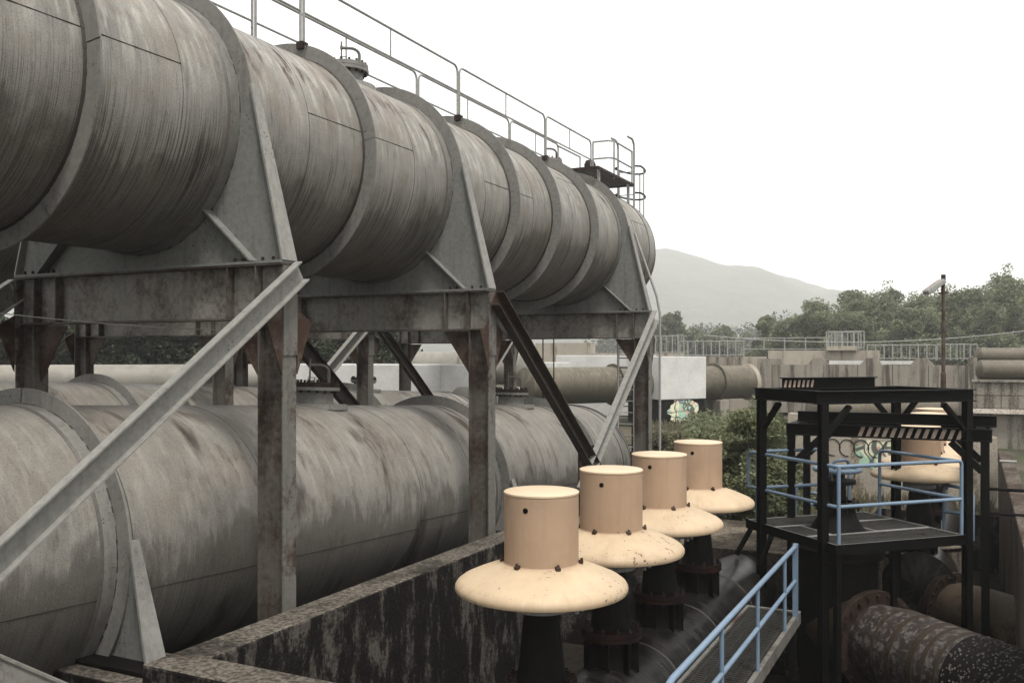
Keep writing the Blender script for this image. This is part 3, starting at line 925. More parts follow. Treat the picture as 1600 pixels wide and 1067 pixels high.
av = MB().lathe([(0, -0.3), (0.05, -0.3), (0.05, 0.1), (0.13, 0.1), (0.13, 0.15), (0.06, 0.16), (0.06, 0.32), (0.13, 0.36), (0.15, 0.46), (0.1, 0.56), (0, 0.58)], c=(U0 + 0.2, 21.7, RZ0), n=20)
part('air_valve', av, MT['dark_rust'], pf)

ld = thing('caged_ladder', 'caged steel ladder rising past the far end of the elevated pipe', 'ladder', (U0 + 1.0, 23.1, -3))
ly, lx = 23.0, U0 + 0.70
for x in (lx - 0.22, lx + 0.22):
    pts = [(x, ly, GZ), (x, ly, RZ1 + 0.15)] + [(x, ly - 0.2 * (1 - cos(q)) , RZ1 + 0.15 + 0.2 * sin(q)) for q in (0.4, 0.8, 1.2, 1.57)] + [(x, ly - 0.5, RZ1 + 0.34)]
    part('stringer', MB().tube(pts, 0.028, 8), MT['rail'], ld)
for i in range(26):
    z = -2.7 + i * 0.3
    part('rung', MB().cyl((lx - 0.22, ly, z), (lx + 0.22, ly, z), 0.012, 6), MT['rail'], ld)
def hoop(z):
    return [(lx - 0.22, ly, z)] + [(lx - 0.36 * cos(q) , ly + 0.12 + 1.0 * sin(q), z) for q in [pi * i / 12 for i in range(13)]] + [(lx + 0.22, ly, z)]
for z in (4.25, 4.95): part('hoop', MB().tube(hoop(z), 0.024, 6), MT['black'], ld)
for q in (0.1, 0.5, 0.9):
    x, y = lx - 0.36 * cos(pi * q), ly + 0.12 + 1.0 * sin(pi * q)
    part('cage_bar', MB().cyl((x, y, 2.0), (x, y, 4.97), 0.016, 6), MT['rail'], ld)
hpipe = MB().cyl((U0 + 2.28, 20.9, GZ), (U0 + 2.28, 20.9, 1.0), 0.03, 8).tube([(U0 + 2.28, 20.9, 1.0), (U0 + 2.2, 20.9, 1.4), (U0 + 1.66, 20.9, 2.9)], 0.03, 8)
solo('conduit', hpipe, MT['rail'], 'thin grey conduit climbing the farthest front column', 'conduit')
# ------------------------------------------------------------------ concrete pit
WT = -2.6
def concrete_L():
    # L-shaped wall round the near corner of the pit
    poly = [(-6.27, 5.55), (-2.2, 5.55), (-2.2, 5.95), (-5.87, 5.95), (-5.87, 13.6), (-6.27, 13.6)]
    m = 40
    mb = MB()
    return MB().prism(poly, PZ, WT, axis='z')
solo('pit_wall', concrete_L(), MT['pit'], 'black mossy concrete pit wall with a pale weathered top, in front of the low pipe', 'wall', bevel=0.025, smooth=False)
SZ = -2.85
fw = MB().box((-6.27, 13.602, PZ), (-1.75, 16.0, SZ))
solo('concrete_slab', fw, MT['slab'], 'flat concrete slab at the far end of the pit, behind the fourth vent', 'slab', bevel=0.02, smooth=False)

# header pipe below the four vents
HU, HZ, HR = -3.05, -3.42, 0.52
hp = thing('header_pipe', 'black coated pipe on the pit floor carrying the four cream vents', 'pipe', (HU, 0, HZ))
for a, b in zip([3.0, 6.9, 8.9, 10.5, 13.7], [6.9, 8.9, 10.5, 13.7]):
    part('pipe_length', MB().lathe([(HR, a), (HR, (a + b) / 2), (HR, b)], n=48, axis='y'), MT['coated'], hp, local=True)
for t in (6.9, 8.9, 10.5, 12.1): part('weld_seam', MB().lathe([(HR, t - 0.015), (HR + 0.01, t), (HR, t + 0.015)], n=48, axis='y'), MT['seam'], hp, local=True)

# cream mushroom vents
def make_vent(label, group):
    v = thing('mushroom_vent', label, 'vent', (0, 0, 0), group=group)
    z0 = -2.93
    st = part('stub', MB().lathe([(0.24, -0.14), (0.19, 0.0), (0.19, 0.32)], n=32), MT['valve'], v, local=True)
    for i in range(8):
        a = 2 * pi * i / 8 + 0.2
        part('fin', MB().obox((cos(a) * 0.22, sin(a) * 0.22, -0.1), (cos(a) * 0.22, sin(a) * 0.22, 0.30), (cos(a), sin(a), 0), 0.08, 0.012), MT['valve'], st, local=True)
    fl = part('flange', MB().lathe([(0.18, 0.30), (0.285, 0.30), (0.285, 0.34), (0.18, 0.34)], n=36).lathe([(0.18, 0.345), (0.285, 0.345), (0.285, 0.385), (0.18, 0.39)], n=36), MT['flange_red'], v, local=True)
    bb = MB()
    for i in range(12):
        a = 2 * pi * i / 12
        x, y = cos(a) * 0.25, sin(a) * 0.25
        bb.cyl((x, y, 0.27), (x, y, 0.43), 0.012, 6); bb.cyl((x, y, 0.385), (x, y, 0.41), 0.022, 6)
    part('bolts', bb, MT['dark_rust'], fl, local=True, kind='stuff')
    part('cone', MB().lathe([(0.20, 0.39), (0.19, 0.43), (0.135, 0.95), (0.135, 1.0)], n=36), MT['valve'], v, local=True)
    cl = part('collar', MB().lathe([(0.13, 0.93), (0.23, 0.945), (0.23, 1.0), (0.20, 1.0), (0.20, 1.13)], n=36), MT['rail'], v, local=True)
    tp = MB().cyl((0.18, -0.06, 1.04), (0.42, -0.16, 1.03), 0.022, 10).cyl((0.36, -0.135, 0.98), (0.36, -0.135, 1.09), 0.018, 8).cyl((0.30, -0.11, 1.0), (0.30, -0.11, 1.075), 0.035, 10)
    part('drain_cock', tp, MT['rail'], cl, local=True)
    hood = [(0.20, 1.115), (0.60, 1.10), (0.66, 1.088), (0.676, 1.095), (0.683, 1.112), (0.682, 1.135), (0.668, 1.158), (0.63, 1.186), (0.55, 1.222), (0.45, 1.262), (0.35, 1.296), (0.29, 1.312)]
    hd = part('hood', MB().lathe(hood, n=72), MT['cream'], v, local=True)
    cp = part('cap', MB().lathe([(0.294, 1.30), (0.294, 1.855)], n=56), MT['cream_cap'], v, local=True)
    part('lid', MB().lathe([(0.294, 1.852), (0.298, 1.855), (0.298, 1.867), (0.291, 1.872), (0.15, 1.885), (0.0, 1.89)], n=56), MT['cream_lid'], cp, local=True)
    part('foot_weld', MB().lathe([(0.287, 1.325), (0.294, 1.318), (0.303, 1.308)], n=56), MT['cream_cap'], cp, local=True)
    a = -pi / 2 - 0.46 + YAW
    c, s = cos(a), sin(a)
    part('air_hole', MB().cyl((c * 0.28, s * 0.28, 1.755), (c * 0.2965, s * 0.2965, 1.755), 0.021, 20), MT['hole'], cp, local=True)
    for i in range(6):
        a = 2 * pi * i / 6 + 0.32
        c, s = cos(a), sin(a)
        k = MB().obox((c * 0.29, s * 0.29, 1.325), (c * 0.33, s * 0.33, 1.315), (0, 0, 1), 0.022, 0.035)
        k.cyl((c * 0.318, s * 0.318, 1.32), (c * 0.318, s * 0.318, 1.35), 0.011, 6)
        part('clip', k, MT['rusty'], hd, local=True)
    return v
v0 = make_vent('nearest and largest cream mushroom vent in the pit row', 'cream vents in the front row')
VT = [6.62, 8.19, 9.68, 11.26]
VL = ['nearest and largest cream mushroom vent in the pit row', 'second cream mushroom vent from the camera in the pit row', 'third cream mushroom vent from the camera in the pit row', 'fourth cream mushroom vent in the pit row, against the bush']
for i, t in enumerate(VT):
    v = v0 if i == 0 else copy_tree(v0)
    v.location = (-3.05, t, -2.94); v['label'] = VL[i]; v.rotation_euler = (0, 0, (0, 0.05, -0.04, 0.03)[i])
VL2 = ['cream mushroom vent behind the blue valve platform, under the striped beam', 'second vent of the rear row, its hood edge behind the striped beam', 'third vent of the rear row, only its lid above the black beam', 'last vent of the rear row, topmost lid above the black beam']
for i, t in enumerate((15.1, 16.75, 18.35, 19.95)):
    v = copy_tree(v0); v.location = (-0.72, t, -2.92); v['label'] = VL2[i]; v['group'] = 'cream vents in the rear row'; v.rotation_euler = (0, 0, 0.1 * i)
h2 = thing('header_pipe', 'dark pipe under the rear row of vents', 'pipe', (-0.72, 0, HZ))
part('pipe_length', MB().lathe([(HR, 14.85), (HR, 17), (HR, 21.0)], n=40, axis='y').lathe([(HR, 14.85), (0, 14.8)], n=40, axis='y'), MT['coated'], h2, local=True)

# ------------------------------------------------------------------ walkway with blue rail
WZ = -3.2
wk = thing('walkway', 'narrow dark grating walkway beside the vent row', 'walkway', (-2.26, 9, WZ))
g = MB(); t = 3.6
while t < 11.85:
    g.box((-2.55, t, WZ - 0.03), (-1.97, t + 0.012, WZ)); t += 0.06
for i in range(5): g.box((-2.5 + i * 0.12, 3.6, WZ - 0.028), (-2.493 + i * 0.12, 11.85, WZ - 0.006))
part('grating', g, MT['grating'], wk, smooth=False)
for x in (-2.60, -1.97):
    part('side_channel', MB().box((x, 3.6, WZ - 0.14), (x + 0.05, 11.9, WZ + 0.012)), MT['frame'], wk, smooth=False)
part('end_angle', MB().box((-2.55, 11.86, WZ - 0.14), (-1.97, 11.9, WZ + 0.008)), MT['saddle'], wk, smooth=False)
for y in (4.0, 6.5, 9.0, 11.5):
    for x in (-2.57, -1.95): part('leg', MB().box((x - 0.03, y, PZ), (x + 0.03, y + 0.06, WZ - 0.14)), MT['black'], wk)
wr = thing('blue_handrail', 'long pale blue handrail along the walkway', 'handrail', (-1.94, 9, WZ), group='blue handrails')
xr_, zt = -1.945, WZ + 0.86
top = [(xr_, 6.25, WZ), (xr_, 6.26, zt - 0.25), (xr_, 6.29, zt - 0.1), (xr_, 6.36, zt - 0.02), (xr_, 6.48, zt), (xr_, 11.72, zt)]
part('top_rail', MB().tube(top, 0.027, 12), MT['blue'], wr)
part('mid_rail', MB().cyl((xr_, 5.95, zt - 0.42), (xr_, 11.72, zt - 0.42), 0.024, 12), MT['blue'], wr)
for t in (7.95, 9.44, 10.94): part('post', MB().cyl((xr_, t, WZ), (xr_, t, zt), 0.021, 10), MT['blue'], wr)
part('post', MB().box((xr_ - 0.028, 11.62, WZ - 0.05), (xr_ + 0.028, 11.70, zt + 0.03)), MT['blue'], wr)

# ------------------------------------------------------------------ valve platform and gantries
E_ROT = YAW + math.atan(500 / 1440)      # local +Y runs left and away, local +X right and away
Fp = cw(3.915, 11.6, 0)
GT, GB = -0.47, -0.60
ga = thing('gantry', 'nearest black steel gantry standing over the valve platform', 'gantry', (Fp.x, Fp.y, PZ), (0, 0, E_ROT))
L2, L1 = 2.32, 1.325
def hpost(x, y, z0, z1, w=0.1):
    m = MB()
    m.box((x - w / 2, y - w / 2, z0), (x + w / 2, y - w / 2 + 0.014, z1)); m.box((x - w / 2, y + w / 2 - 0.014, z0), (x + w / 2, y + w / 2, z1))
    m.box((x - 0.006, y - w / 2 + 0.014, z0), (x + 0.006, y + w / 2 - 0.014, z1))
    return m
def ibeam(p0, p1, dep=0.15, wid=0.12):
    p0, p1 = Vector(p0), Vector(p1)
    up_ = Vector((0, 0, 1)); side = (p1 - p0).normalized().cross(up_)
    m = MB().obox(p0 + up_ * dep / 2, p1 + up_ * dep / 2, side, wid, 0.014)
    m.obox(p0 - up_ * dep / 2, p1 - up_ * dep / 2, side, wid, 0.014)
    m.obox(p0, p1, side, 0.012, dep - 0.014)
    return m
for x, y in ((0, 0), (L2, 0), (0, L1), (L2, L1)):
    part('post', hpost(x, y, 0, -0.618 - PZ), MT['black'], ga, local=True)
zb_ = (GT + GB) / 2 - PZ
for p0, p1 in (((-0.1, 0, zb_), (L2 + 0.1, 0, zb_)), ((-0.1, L1, zb_), (L2 + 0.1, L1, zb_)), ((0, 0.061, zb_ + 0.002), (0, L1 - 0.061, zb_ + 0.002)), ((L2, 0.061, zb_ + 0.002), (L2, L1 - 0.061, zb_ + 0.002))):
    part('beam', ibeam(p0, p1), MT['black'], ga, local=True)
zk = -0.64 - PZ
for x, y, dx, dy in ((0, 0, 1, 0), (L2, 0, -1, 0), (L2, L1, -1, 0), (0, L1, 0, -1), (L2, L1, 0, -1)):
    part('knee_brace', MB().obox((x + dx * 0.05, y + dy * 0.05, zk - 0.36), (x + dx * 0.40, y + dy * 0.40, zk - 0.01), (dy, dx, 0), 0.08, 0.05), MT['black'], ga, local=True)
ho = ibeam((0.08, L1 * 0.55, zb_ + 0.235), (1.42, L1 * 0.02, zb_ + 0.235), 0.16, 0.12)
hb = part('hoist_beam', ibeam((-0.02, L1 * 0.62, zb_ + 0.155), (1.5, L1 * 0.62, zb_ + 0.155), 0.145, 0.12), MT['black'], ga, local=True)
def stripes(parent, x0, x1, y, z0, z1, n, skew=0.05, step_y=-0.003):
    w = (x1 - x0) / n
    for i in range(n):
        a = x0 + i * w
        part('stripe', MB().add([(a, y, z0), (a + w * 0.5, y, z0), (a + w * 0.5 + skew, y, z1), (a + skew, y, z1), (a, y - 0.002, z0), (a + w * 0.5, y - 0.002, z0), (a + w * 0.5 + skew, y - 0.002, z1), (a + skew, y - 0.002, z1)],
             [(0, 1, 2, 3), (4, 7, 6, 5), (0, 4, 5, 1), (1, 5, 6, 2), (2, 6, 7, 3), (3, 7, 4, 0)]), MT['stripe'], parent, local=True)
stripes(hb, 0.0, 0.5, L1 * 0.62 - 0.0085, zb_ + 0.105, zb_ + 0.20, 7, 0.02)

# second gantry, square to the pipes
gb = thing('gantry', 'rear black steel gantry with hazard stripes on its lower beam', 'gantry', (-2.4, 13.8, PZ), group=None)
X2, Y2 = 2.55, 1.4
for x, y in ((0.04, 0.0), (X2, 0.0), (0.04, Y2), (X2, Y2)):
    part('post', hpost(x, y, 0, -1.155 - PZ, 0.1), MT['black'], gb, local=True)
z2 = -1.07 - PZ
for p0, p1 in (((-0.03, 0, z2), (X2 + 0.08, 0, z2)), ((-0.03, Y2, z2), (X2 + 0.08, Y2, z2)), ((0.06, 0.061, z2 - 0.002), (0.06, Y2 - 0.061, z2 - 0.002)), ((X2 - 0.05, 0.061, z2 - 0.002), (X2 - 0.05, Y2 - 0.061, z2 - 0.002))):
    part('beam', ibeam(p0, p1, 0.155, 0.12), MT['black'], gb, local=True)
hb2 = part('hoist_beam', ibeam((0.08, 0.32, z2 + 0.17), (X2 + 0.14, 0.32, z2 + 0.17), 0.14, 0.1), MT['black'], gb, local=True)
stripes(gb, 0.95, 2.3, -0.0085, z2 - 0.066, z2 + 0.066, 13, 0.05)
for x, y, dx, dy in ((0.04, 0, 1, 0), (X2, 0, -1, 0), (0.04, Y2, 1, 0), (X2, Y2, -1, 0), (X2, 0, 0, 1), (X2, Y2, 0, -1)):
    zk2 = -1.17 - PZ
    part('knee_brace', MB().obox((x + dx * 0.04, y + dy * 0.04, zk2 - 0.38), (x + dx * 0.42, y + dy * 0.42, zk2), (dy, dx, 0), 0.09, 0.09), MT['black'], gb, local=True)

# platform (same heading as the first gantry)
Pz = -2.35
Pf = cw(4.01, 11.39, 0)
vp = thing('valve_platform', 'black grating platform round the blue handwheel valve', 'platform', (Pf.x, Pf.y, Pz), (0, 0, E_ROT))
PX, PY = 2.02, 1.92
def grating(parent, x0, x1, y0, y1):
    m = MB()
    x = x0 + 0.03
    y = y0 + 0.02
    while y < y1 - 0.02:
        m.box((x0 + 0.02, y, -0.03), (x1 - 0.02, y + 0.01, 0.0)); y += 0.052
    while x < x1 - 0.02:
        m.box((x, y0 + 0.02, -0.026), (x + 0.006, y1 - 0.02, -0.004)); x += 0.16
    o = part('grating_panel', m, MT['grating'], parent, local=True, smooth=False)
    e = MB()
    e.box((x0, y0, -0.035), (x1, y0 + 0.018, 0.004)); e.box((x0, y1 - 0.018, -0.035), (x1, y1, 0.004))
    e.box((x0, y0 + 0.018, -0.035), (x0 + 0.018, y1 - 0.018, 0.004)); e.box((x1 - 0.018, y0 + 0.018, -0.035), (x1, y1 - 0.018, 0.004))
    part('panel_edge', e, MT['rail'], o, local=True, smooth=False)
grating(vp, 0.0, PX, 0.0, 0.6)
grating(vp, 0.0, 0.42, 0.605, 1.3)
grating(vp, 1.12, PX, 0.605, 1.3)
grating(vp, 0.0, PX, 1.305, PY)
fr = MB()
fr.box((-0.02, -0.02, -0.12), (PX + 0.02, 0.0, 0.006)); fr.box((-0.02, PY, -0.12), (PX + 0.02, PY + 0.02, 0.006))
fr.box((-0.02, 0.0, -0.12), (0.0, PY, 0.006)); fr.box((PX, 0.0, -0.12), (PX + 0.02, PY, 0.006))
part('edge_frame', fr, MT['black'], vp, local=True, smooth=False)
for x, y, z in ((0.06, 0.06, PZ - Pz), (1.0, 0.15, PZ - Pz), (PX - 0.06, PY - 0.06, PZ - Pz)):
    part('leg', MB().box((x - 0.035, y - 0.035, z), (x + 0.035, y + 0.035, -0.12)), MT['black'], vp, local=True)
for y0, y1 in ((PY - 0.05, PY + 0.0), (PY - 0.55, PY - 0.6)):
    part('raker_leg', MB().obox((0.02, y0, -0.12), (-0.16, y1 + 0.05, SZ - Pz + 0.0), (1, 0, 0), 0.05, 0.05), MT['black'], vp, local=True)
RH, RM = 0.97, 0.47
def blue_rail(label, paths, posts, root_loc):
    g = thing('blue_handrail', label, 'handrail', root_loc, group='blue handrails')
    for p in paths: part('rail', MB().tube(p, 0.024, 10), MT['blue'], g)
    for (a, b) in posts: part('post', MB().cyl(a, b, 0.024, 10), MT['blue'], g)
    return g
def PL(x, y, z):   # platform-local to world
    c, s = cos(E_ROT), sin(E_ROT)
    return Vector((Pf.x + x * c - y * s, Pf.y + x * s + y * c, Pz + z))
def pth(pts): return [PL(*p) for p in pts]
def bend(p, a, b, r=0.1, n=5):
    """round the corner at p between directions a and b"""
    p, a, b = Vector(p), Vector(a).normalized(), Vector(b).normalized()
    out = []
    for i in range(n + 1):
        q = i / n
        out.append(tuple((1 - q) ** 2 * (p + a * r) + 2 * q * (1 - q) * p + q * q * (p + b * r)))
    return out
X0, X9, Y0, Y9 = 0.02, PX - 0.03, 0.02, PY - 0.03
c0 = PL(0, 0, 0)
blue_rail('blue handrail round the near corner and front edges of the valve platform',
          [pth(bend((X0, Y9 + 0.05, RH), (0, 0, -1), (0, -1, 0)) + [(X0, 0.3, RH)] + bend((X0, Y0, RH), (0, 1, 0), (1, 0, 0)) + bend((X9, Y0, RH), (-1, 0, 0), (0, 0, -1), 0.06)),
           pth([(X0, Y9 + 0.05, RH - 0.1), (X0, Y9 + 0.05, RM)] + [(X0, 0.3, RM)] + bend((X0, Y0, RM), (0, 1, 0), (1, 0, 0)) + [(X9, Y0, RM)])],
          [(PL(X0 + 0.03, Y0, 0), PL(X0 + 0.03, Y0, RH)), (PL(X9, Y0, -0.1), PL(X9, Y0, RH - 0.05))], c0)
blue_rail('blue handrail along the right edge of the valve platform',
          [pth([(X9, Y0 + 0.06, RH - 0.01), (X9, Y0 + 0.9, RH - 0.01)] + bend((X9, Y9 - 0.35, RH - 0.01), (0, -1, 0), (0, 0, -1)) + [(X9, Y9 - 0.35, 0)]),
           pth([(X9, Y0 + 0.06, RM), (X9, Y9 - 0.35, RM)])], [], PL(X9, 1, 0))
blue_rail('blue handrail along the back edge of the valve platform, left of the handwheel',
          [pth([(X0 + 0.12, Y9, 0.0)] + bend((X0 + 0.12, Y9, RH), (0, 0, -1), (1, 0, 0)) + bend((X0 + 1.32, Y9, RH), (-1, 0, 0), (0, 0, -1)) + [(X0 + 1.32, Y9, 0)]),
           pth([(X0 + 0.12, Y9, RM - 0.02), (X0 + 1.32, Y9, RM - 0.02)])], [], PL(1, Y9, 0))
# stair rail going down behind the platform
sA, sB = PL(1.35, 2.25, 0), PL(1.85, 2.6, 0)
blue_rail('blue stair rails dropping away behind the handwheel',
          [pth([(1.38, Y9 + 0.1, RH - 0.05), (1.62, Y9 + 0.35, 0.75)] + [(1.72, Y9 + 0.45, 0.62), (1.76, Y9 + 0.5, 0.4), (1.76, Y9 + 0.5, -0.3)]),
           pth([(1.15, Y9 + 0.5, -0.4), (1.15, Y9 + 0.5, 0.25), (1.2, Y9 + 0.52, 0.36), (1.3, Y9 + 0.56, 0.38)]),
           pth([(1.38, Y9 + 0.1, 0.45), (1.76, Y9 + 0.5, 0.15)])], [], PL(1.4, Y9 + 0.3, -0.3))
blue_rail('two blue hoops of the stair head right of the handwheel',
          [pth([(1.46, Y9 + 0.02, 0.0)] + bend((1.46, Y9 + 0.02, 0.78), (0, 0, -1), (1, 0.25, 0)) + bend((1.82, Y9 + 0.11, 0.78), (-1, -0.25, 0), (0, 0, -1)) + [(1.82, Y9 + 0.11, 0.0)]),
           pth([(1.46, Y9 + 0.02, 0.4), (1.82, Y9 + 0.11, 0.4)]),
           pth([(1.62, Y9 + 0.5, -0.4)] + bend((1.62, Y9 + 0.5, 0.5), (0, 0, -1), (1, 0.25, 0), 0.14) + bend((2.1, Y9 + 0.6, 0.5), (-1, -0.25, 0), (0, 0, -1), 0.14) + [(2.1, Y9 + 0.6, -0.4)])], [], PL(1.6, Y9 + 0.1, -0.2))
def lowrail(label, xa, xb_, ya, yb, D, D2):
    a0, a1 = at(xa, yb, D), at(xa, ya, D); b0, b1 = at(xb_, yb + 4, D2), at(xb_, ya + 8, D2)
    d = (b1 - a1).normalized()
    blue_rail(label, [[a0, a1 - Vector((0, 0, .08)), a1 + d * 0.03 - Vector((0, 0, .02)), a1 + d * 0.1, b1 - d * 0.1, b1 - d * .03 - Vector((0, 0, .02)), b1 - Vector((0, 0, .08)), b0], [(a0 + a1) / 2, (b0 + b1) / 2]], [], a0)
lowrail('short blue rail behind the right corner of the valve platform', 1475, 1520, 757, 840, 13.4, 13.0)
lowrail('low blue rail behind the left gantry post, before the bush', 1262, 1300, 768, 806, 15.6, 15.2)

# valve under the platform
vx, vy = 0.77, 0.95
vl = thing('gate_valve', 'black gate valve with a blue handwheel in the middle of the platform', 'valve', (Pf.x, Pf.y, PZ), (0, 0, E_ROT))
zz = lambda z: z - PZ
bd = part('valve_body', MB().lathe([(0.50, 0), (0.50, zz(-3.2)), (0.52, zz(-3.0)), (0.52, zz(-2.72)), (0.60, zz(-2.70)), (0.60, zz(-2.58)), (0.42, zz(-2.56)), (0.38, zz(-2.4)), (0.26, zz(-2.2)), (0.235, zz(-2.1)), (0.235, zz(-2.06)), (0.31, zz(-2.05)), (0.31, zz(-1.99)), (0.2, zz(-1.98))], c=(vx, vy, 0), n=44), MT['valve'], vl, local=True)
yk = MB()
for a in (0.6, 0.6 + pi): yk.box((vx + cos(a) * 0.17 - 0.045, vy + sin(a) * 0.17 - 0.045, zz(-2.0)), (vx + cos(a) * 0.17 + 0.045, vy + sin(a) * 0.17 + 0.045, zz(-1.72)))
yk.lathe([(0.0, zz(-1.74)), (0.24, zz(-1.74)), (0.24, zz(-1.69)), (0.10, zz(-1.67)), (0.1, zz(-1.62)), (0, zz(-1.62))], c=(vx, vy, 0), n=28)
yk.cyl((vx, vy, zz(-2.05)), (vx, vy, zz(-1.6)), 0.04, 12)
part('yoke', yk, MT['valve'], vl, local=True)
bb = MB()
for i in range(14):
    a = 2 * pi * i / 14
    bb.cyl((vx + cos(a) * 0.27, vy + sin(a) * 0.27, zz(-2.1)), (vx + cos(a) * 0.27, vy + sin(a) * 0.27, zz(-1.955)), 0.016, 6)
    bb.cyl((vx + cos(a) * 0.56, vy + sin(a) * 0.56, zz(-2.6)), (vx + cos(a) * 0.56, vy + sin(a) * 0.56, zz(-2.53)), 0.024, 6)
part('bolts', bb, MT['dark_rust'], vl, local=True, kind='stuff')
zw = zz(-1.55)
hw = part('handwheel', MB().tube([(vx + cos(q) * 0.29, vy + sin(q) * 0.29, zw) for q in [2 * pi * i / 40 for i in range(40)]], 0.032, 10, closed=True), MT['blue'], vl, local=True)
part('hub', MB().lathe([(0, -0.17), (0.065, -0.17), (0.05, -0.02), (0.06, 0.0), (0.06, 0.05), (0, 0.05)], c=(vx, vy, zw), n=20), MT['blue'], hw, local=True)
for i in range(5):
    a = 2 * pi * i / 5 + 0.3
    part('spoke', MB().obox((vx + cos(a) * 0.05, vy + sin(a) * 0.05, zw + 0.015), (vx + cos(a) * 0.28, vy + sin(a) * 0.28, zw), (0, 0, 1), 0.02, 0.04), MT['blue'], hw, local=True)
def chain(a, b, sag, n=12):
    m = MB(); a, b = Vector(a), Vector(b)
    for i in range(n):
        q = (i + 0.5) / n
        p = a.lerp(b, q) - Vector((0, 0, sag * 4 * q * (1 - q)))
        ax = Vector((1, 0, 0)) if i % 2 else Vector((0, 1, 0))
        m.tube([p + ax * 0.011 * cos(t) + Vector((0, 0, 0.019)) * sin(t) for t in [2 * pi * j / 8 for j in range(8)]], 0.004, 4, closed=True)
    return m
for s in (-1, 1):
    part('chain', chain((vx + s * 0.2, vy - 0.12, zw - 0.02), (vx + s * 0.14, vy - 0.12, zw - 0.26), 0.0), MT['frame'], vl, local=True)

# big old pipes in the pit, heading towards the right foreground
def pit_pipe(name, label, cx, cd, z, r, y0, y1, fl, mats):
    o = cw(cx, cd, z)
    p = thing(name, label, 'pipe', o, (0, 0, E_ROT + pi))   # local +Y runs towards the camera and right
    part('spool', MB().lathe([(r * 0.97, y0), (r * 0.97, fl - 0.06)], n=56, axis='y'), MT[mats[0]], p, local=True)
    part('pipe_length', MB().lathe([(r * 0.9, fl + 0.06), (r * 0.93, fl + 0.2), (r, fl + 0.5), (r, y1)], n=56, axis='y'), MT[mats[1]], p, local=True)
    f = part('flange', MB().lathe([(r * 0.9, fl - 0.06), (r * 1.22, fl - 0.06), (r * 1.22, fl - 0.005), (r * 0.9, fl - 0.004), (r * 0.9, fl + 0.004), (r * 1.22, fl + 0.005), (r * 1.22, fl + 0.06), (r * 0.9, fl + 0.06)], n=56, axis='y'), MT['dark_rust'], p, local=True)
    b = MB()
    for i in range(24):
        a = 2 * pi * i / 24
        b.cyl((cos(a) * r * 1.12, fl - 0.1, sin(a) * r * 1.12), (cos(a) * r * 1.12, fl + 0.1, sin(a) * r * 1.12), 0.022, 6)
    part('bolts', b, MT['dark_rust'], f, local=True, kind='stuff')
    return p
F1 = PL(vx, vy, 0)
cF = (F1.x * cos(YAW) + F1.y * sin(YAW), -F1.x * sin(YAW) + F1.y * cos(YAW))
f1 = pit_pipe('flaking_pipe', 'large flaking pipe with a bolted flange in the lower right corner', cF[0], cF[1], -3.66, 0.52, 0.0, 3.6, 0.72, ('brown_pipe', 'flaky'))
bd_ = MB()
for i in range(5):
    y = (1.22, 1.48, 1.82, 2.02, 2.22)[i]; w_ = (0.05, 0.08, 0.10, 0.06, 0.05)[i]
    bd_.lathe([(0.518, y), (0.525, y + 0.006), (0.525, y + w_), (0.518, y + w_ + 0.006)], n=56, axis='y')
part('wrap_band', bd_, MT['brown_pipe'], f1, local=True)
sh = MB()
q = random.Random(5)
for i in range(1500):
    y, a = q.uniform(2.35, 3.5), q.uniform(0, 2 * pi)
    rr_ = 0.523
    c = Vector((cos(a) * rr_, y, sin(a) * rr_)); s1 = q.uniform(0.006, 0.013)
    tx = Vector((-sin(a), 0, cos(a))); ty = Vector((0, 1, 0)); n_ = Vector((cos(a), 0, sin(a)))
    sh.add([c - tx * s1 - ty * s1, c + tx * s1 - ty * s1, c + tx * s1 + ty * s1, c - tx * s1 + ty * s1, c + n_ * s1 * 0.8], [(0, 1, 4), (1, 2, 4), (2, 3, 4), (3, 0, 4)])
part('mussel_crust', sh, MT['col_web'], f1, local=True, kind='stuff')
part('end_wrap', MB().lathe([(0.522, 2.33), (0.53, 2.35), (0.524, 2.36), (0.523, 3.6)], n=56, axis='y'), MT['valve'], f1, local=True)
pit_pipe('flanged_pipe', 'dark brown flanged pipe under the right gantry post, before the concrete wall', (1488 - 800) / 1440 * 13.5, 13.5, -3.70, 0.43, -0.9, 2.2, 0.0, ('tan_pipe', 'tan_pipe'))

# concrete block under the platform
cb0 = cw((1372 - 800) / 1440 * 13.8, 13.8, 0)
cbk = thing('concrete_block', 'rust-stained concrete block under the back of the valve platform', 'block', (cb0.x, cb0.y, PZ), (0, 0, E_ROT))
part('body', MB().box((0.0, 0.0, 0), (1.62, 1.5, -3.02 - PZ)), MT['brown_conc'], cbk, local=True, bevel=0.03)
part('top_screed', MB().box((-0.02, -0.02, -3.018 - PZ), (1.64, 1.52, -2.98 - PZ)), MT['slab'], cbk, local=True, bevel=0.01)

# wall on the right with rungs
rw = MB().box((0.5, 9.5, PZ), (0.74, 23.0, -2.12))
solo('coping_wall', rw, MT['brown_conc'], 'rust-streaked concrete wall with a rough coping at the right picture edge', 'wall', bevel=0.02, smooth=False)
for y, t_ in ((763, 13.8), (801, 13.8), (719, 16.5)):
    D = 0.894 * t_
    z = -(y - 555) / 1440 * D
    x0 = 0.18 if t_ < 14 else 0.38
    b = MB().cyl((x0, t_ + 0.06, z), (0.62, t_ + 0.06, z), 0.022, 8)
    solo('steel_rung', b, MT['black'] if t_ < 14 else MT['rail'], {763: 'upper black bar between the rear gantry post and the right wall', 801: 'lower black bar between the rear gantry post and the right wall', 719: 'grey bar across the top of the right wall coping'}[y], 'bar', 'bars at the right wall')
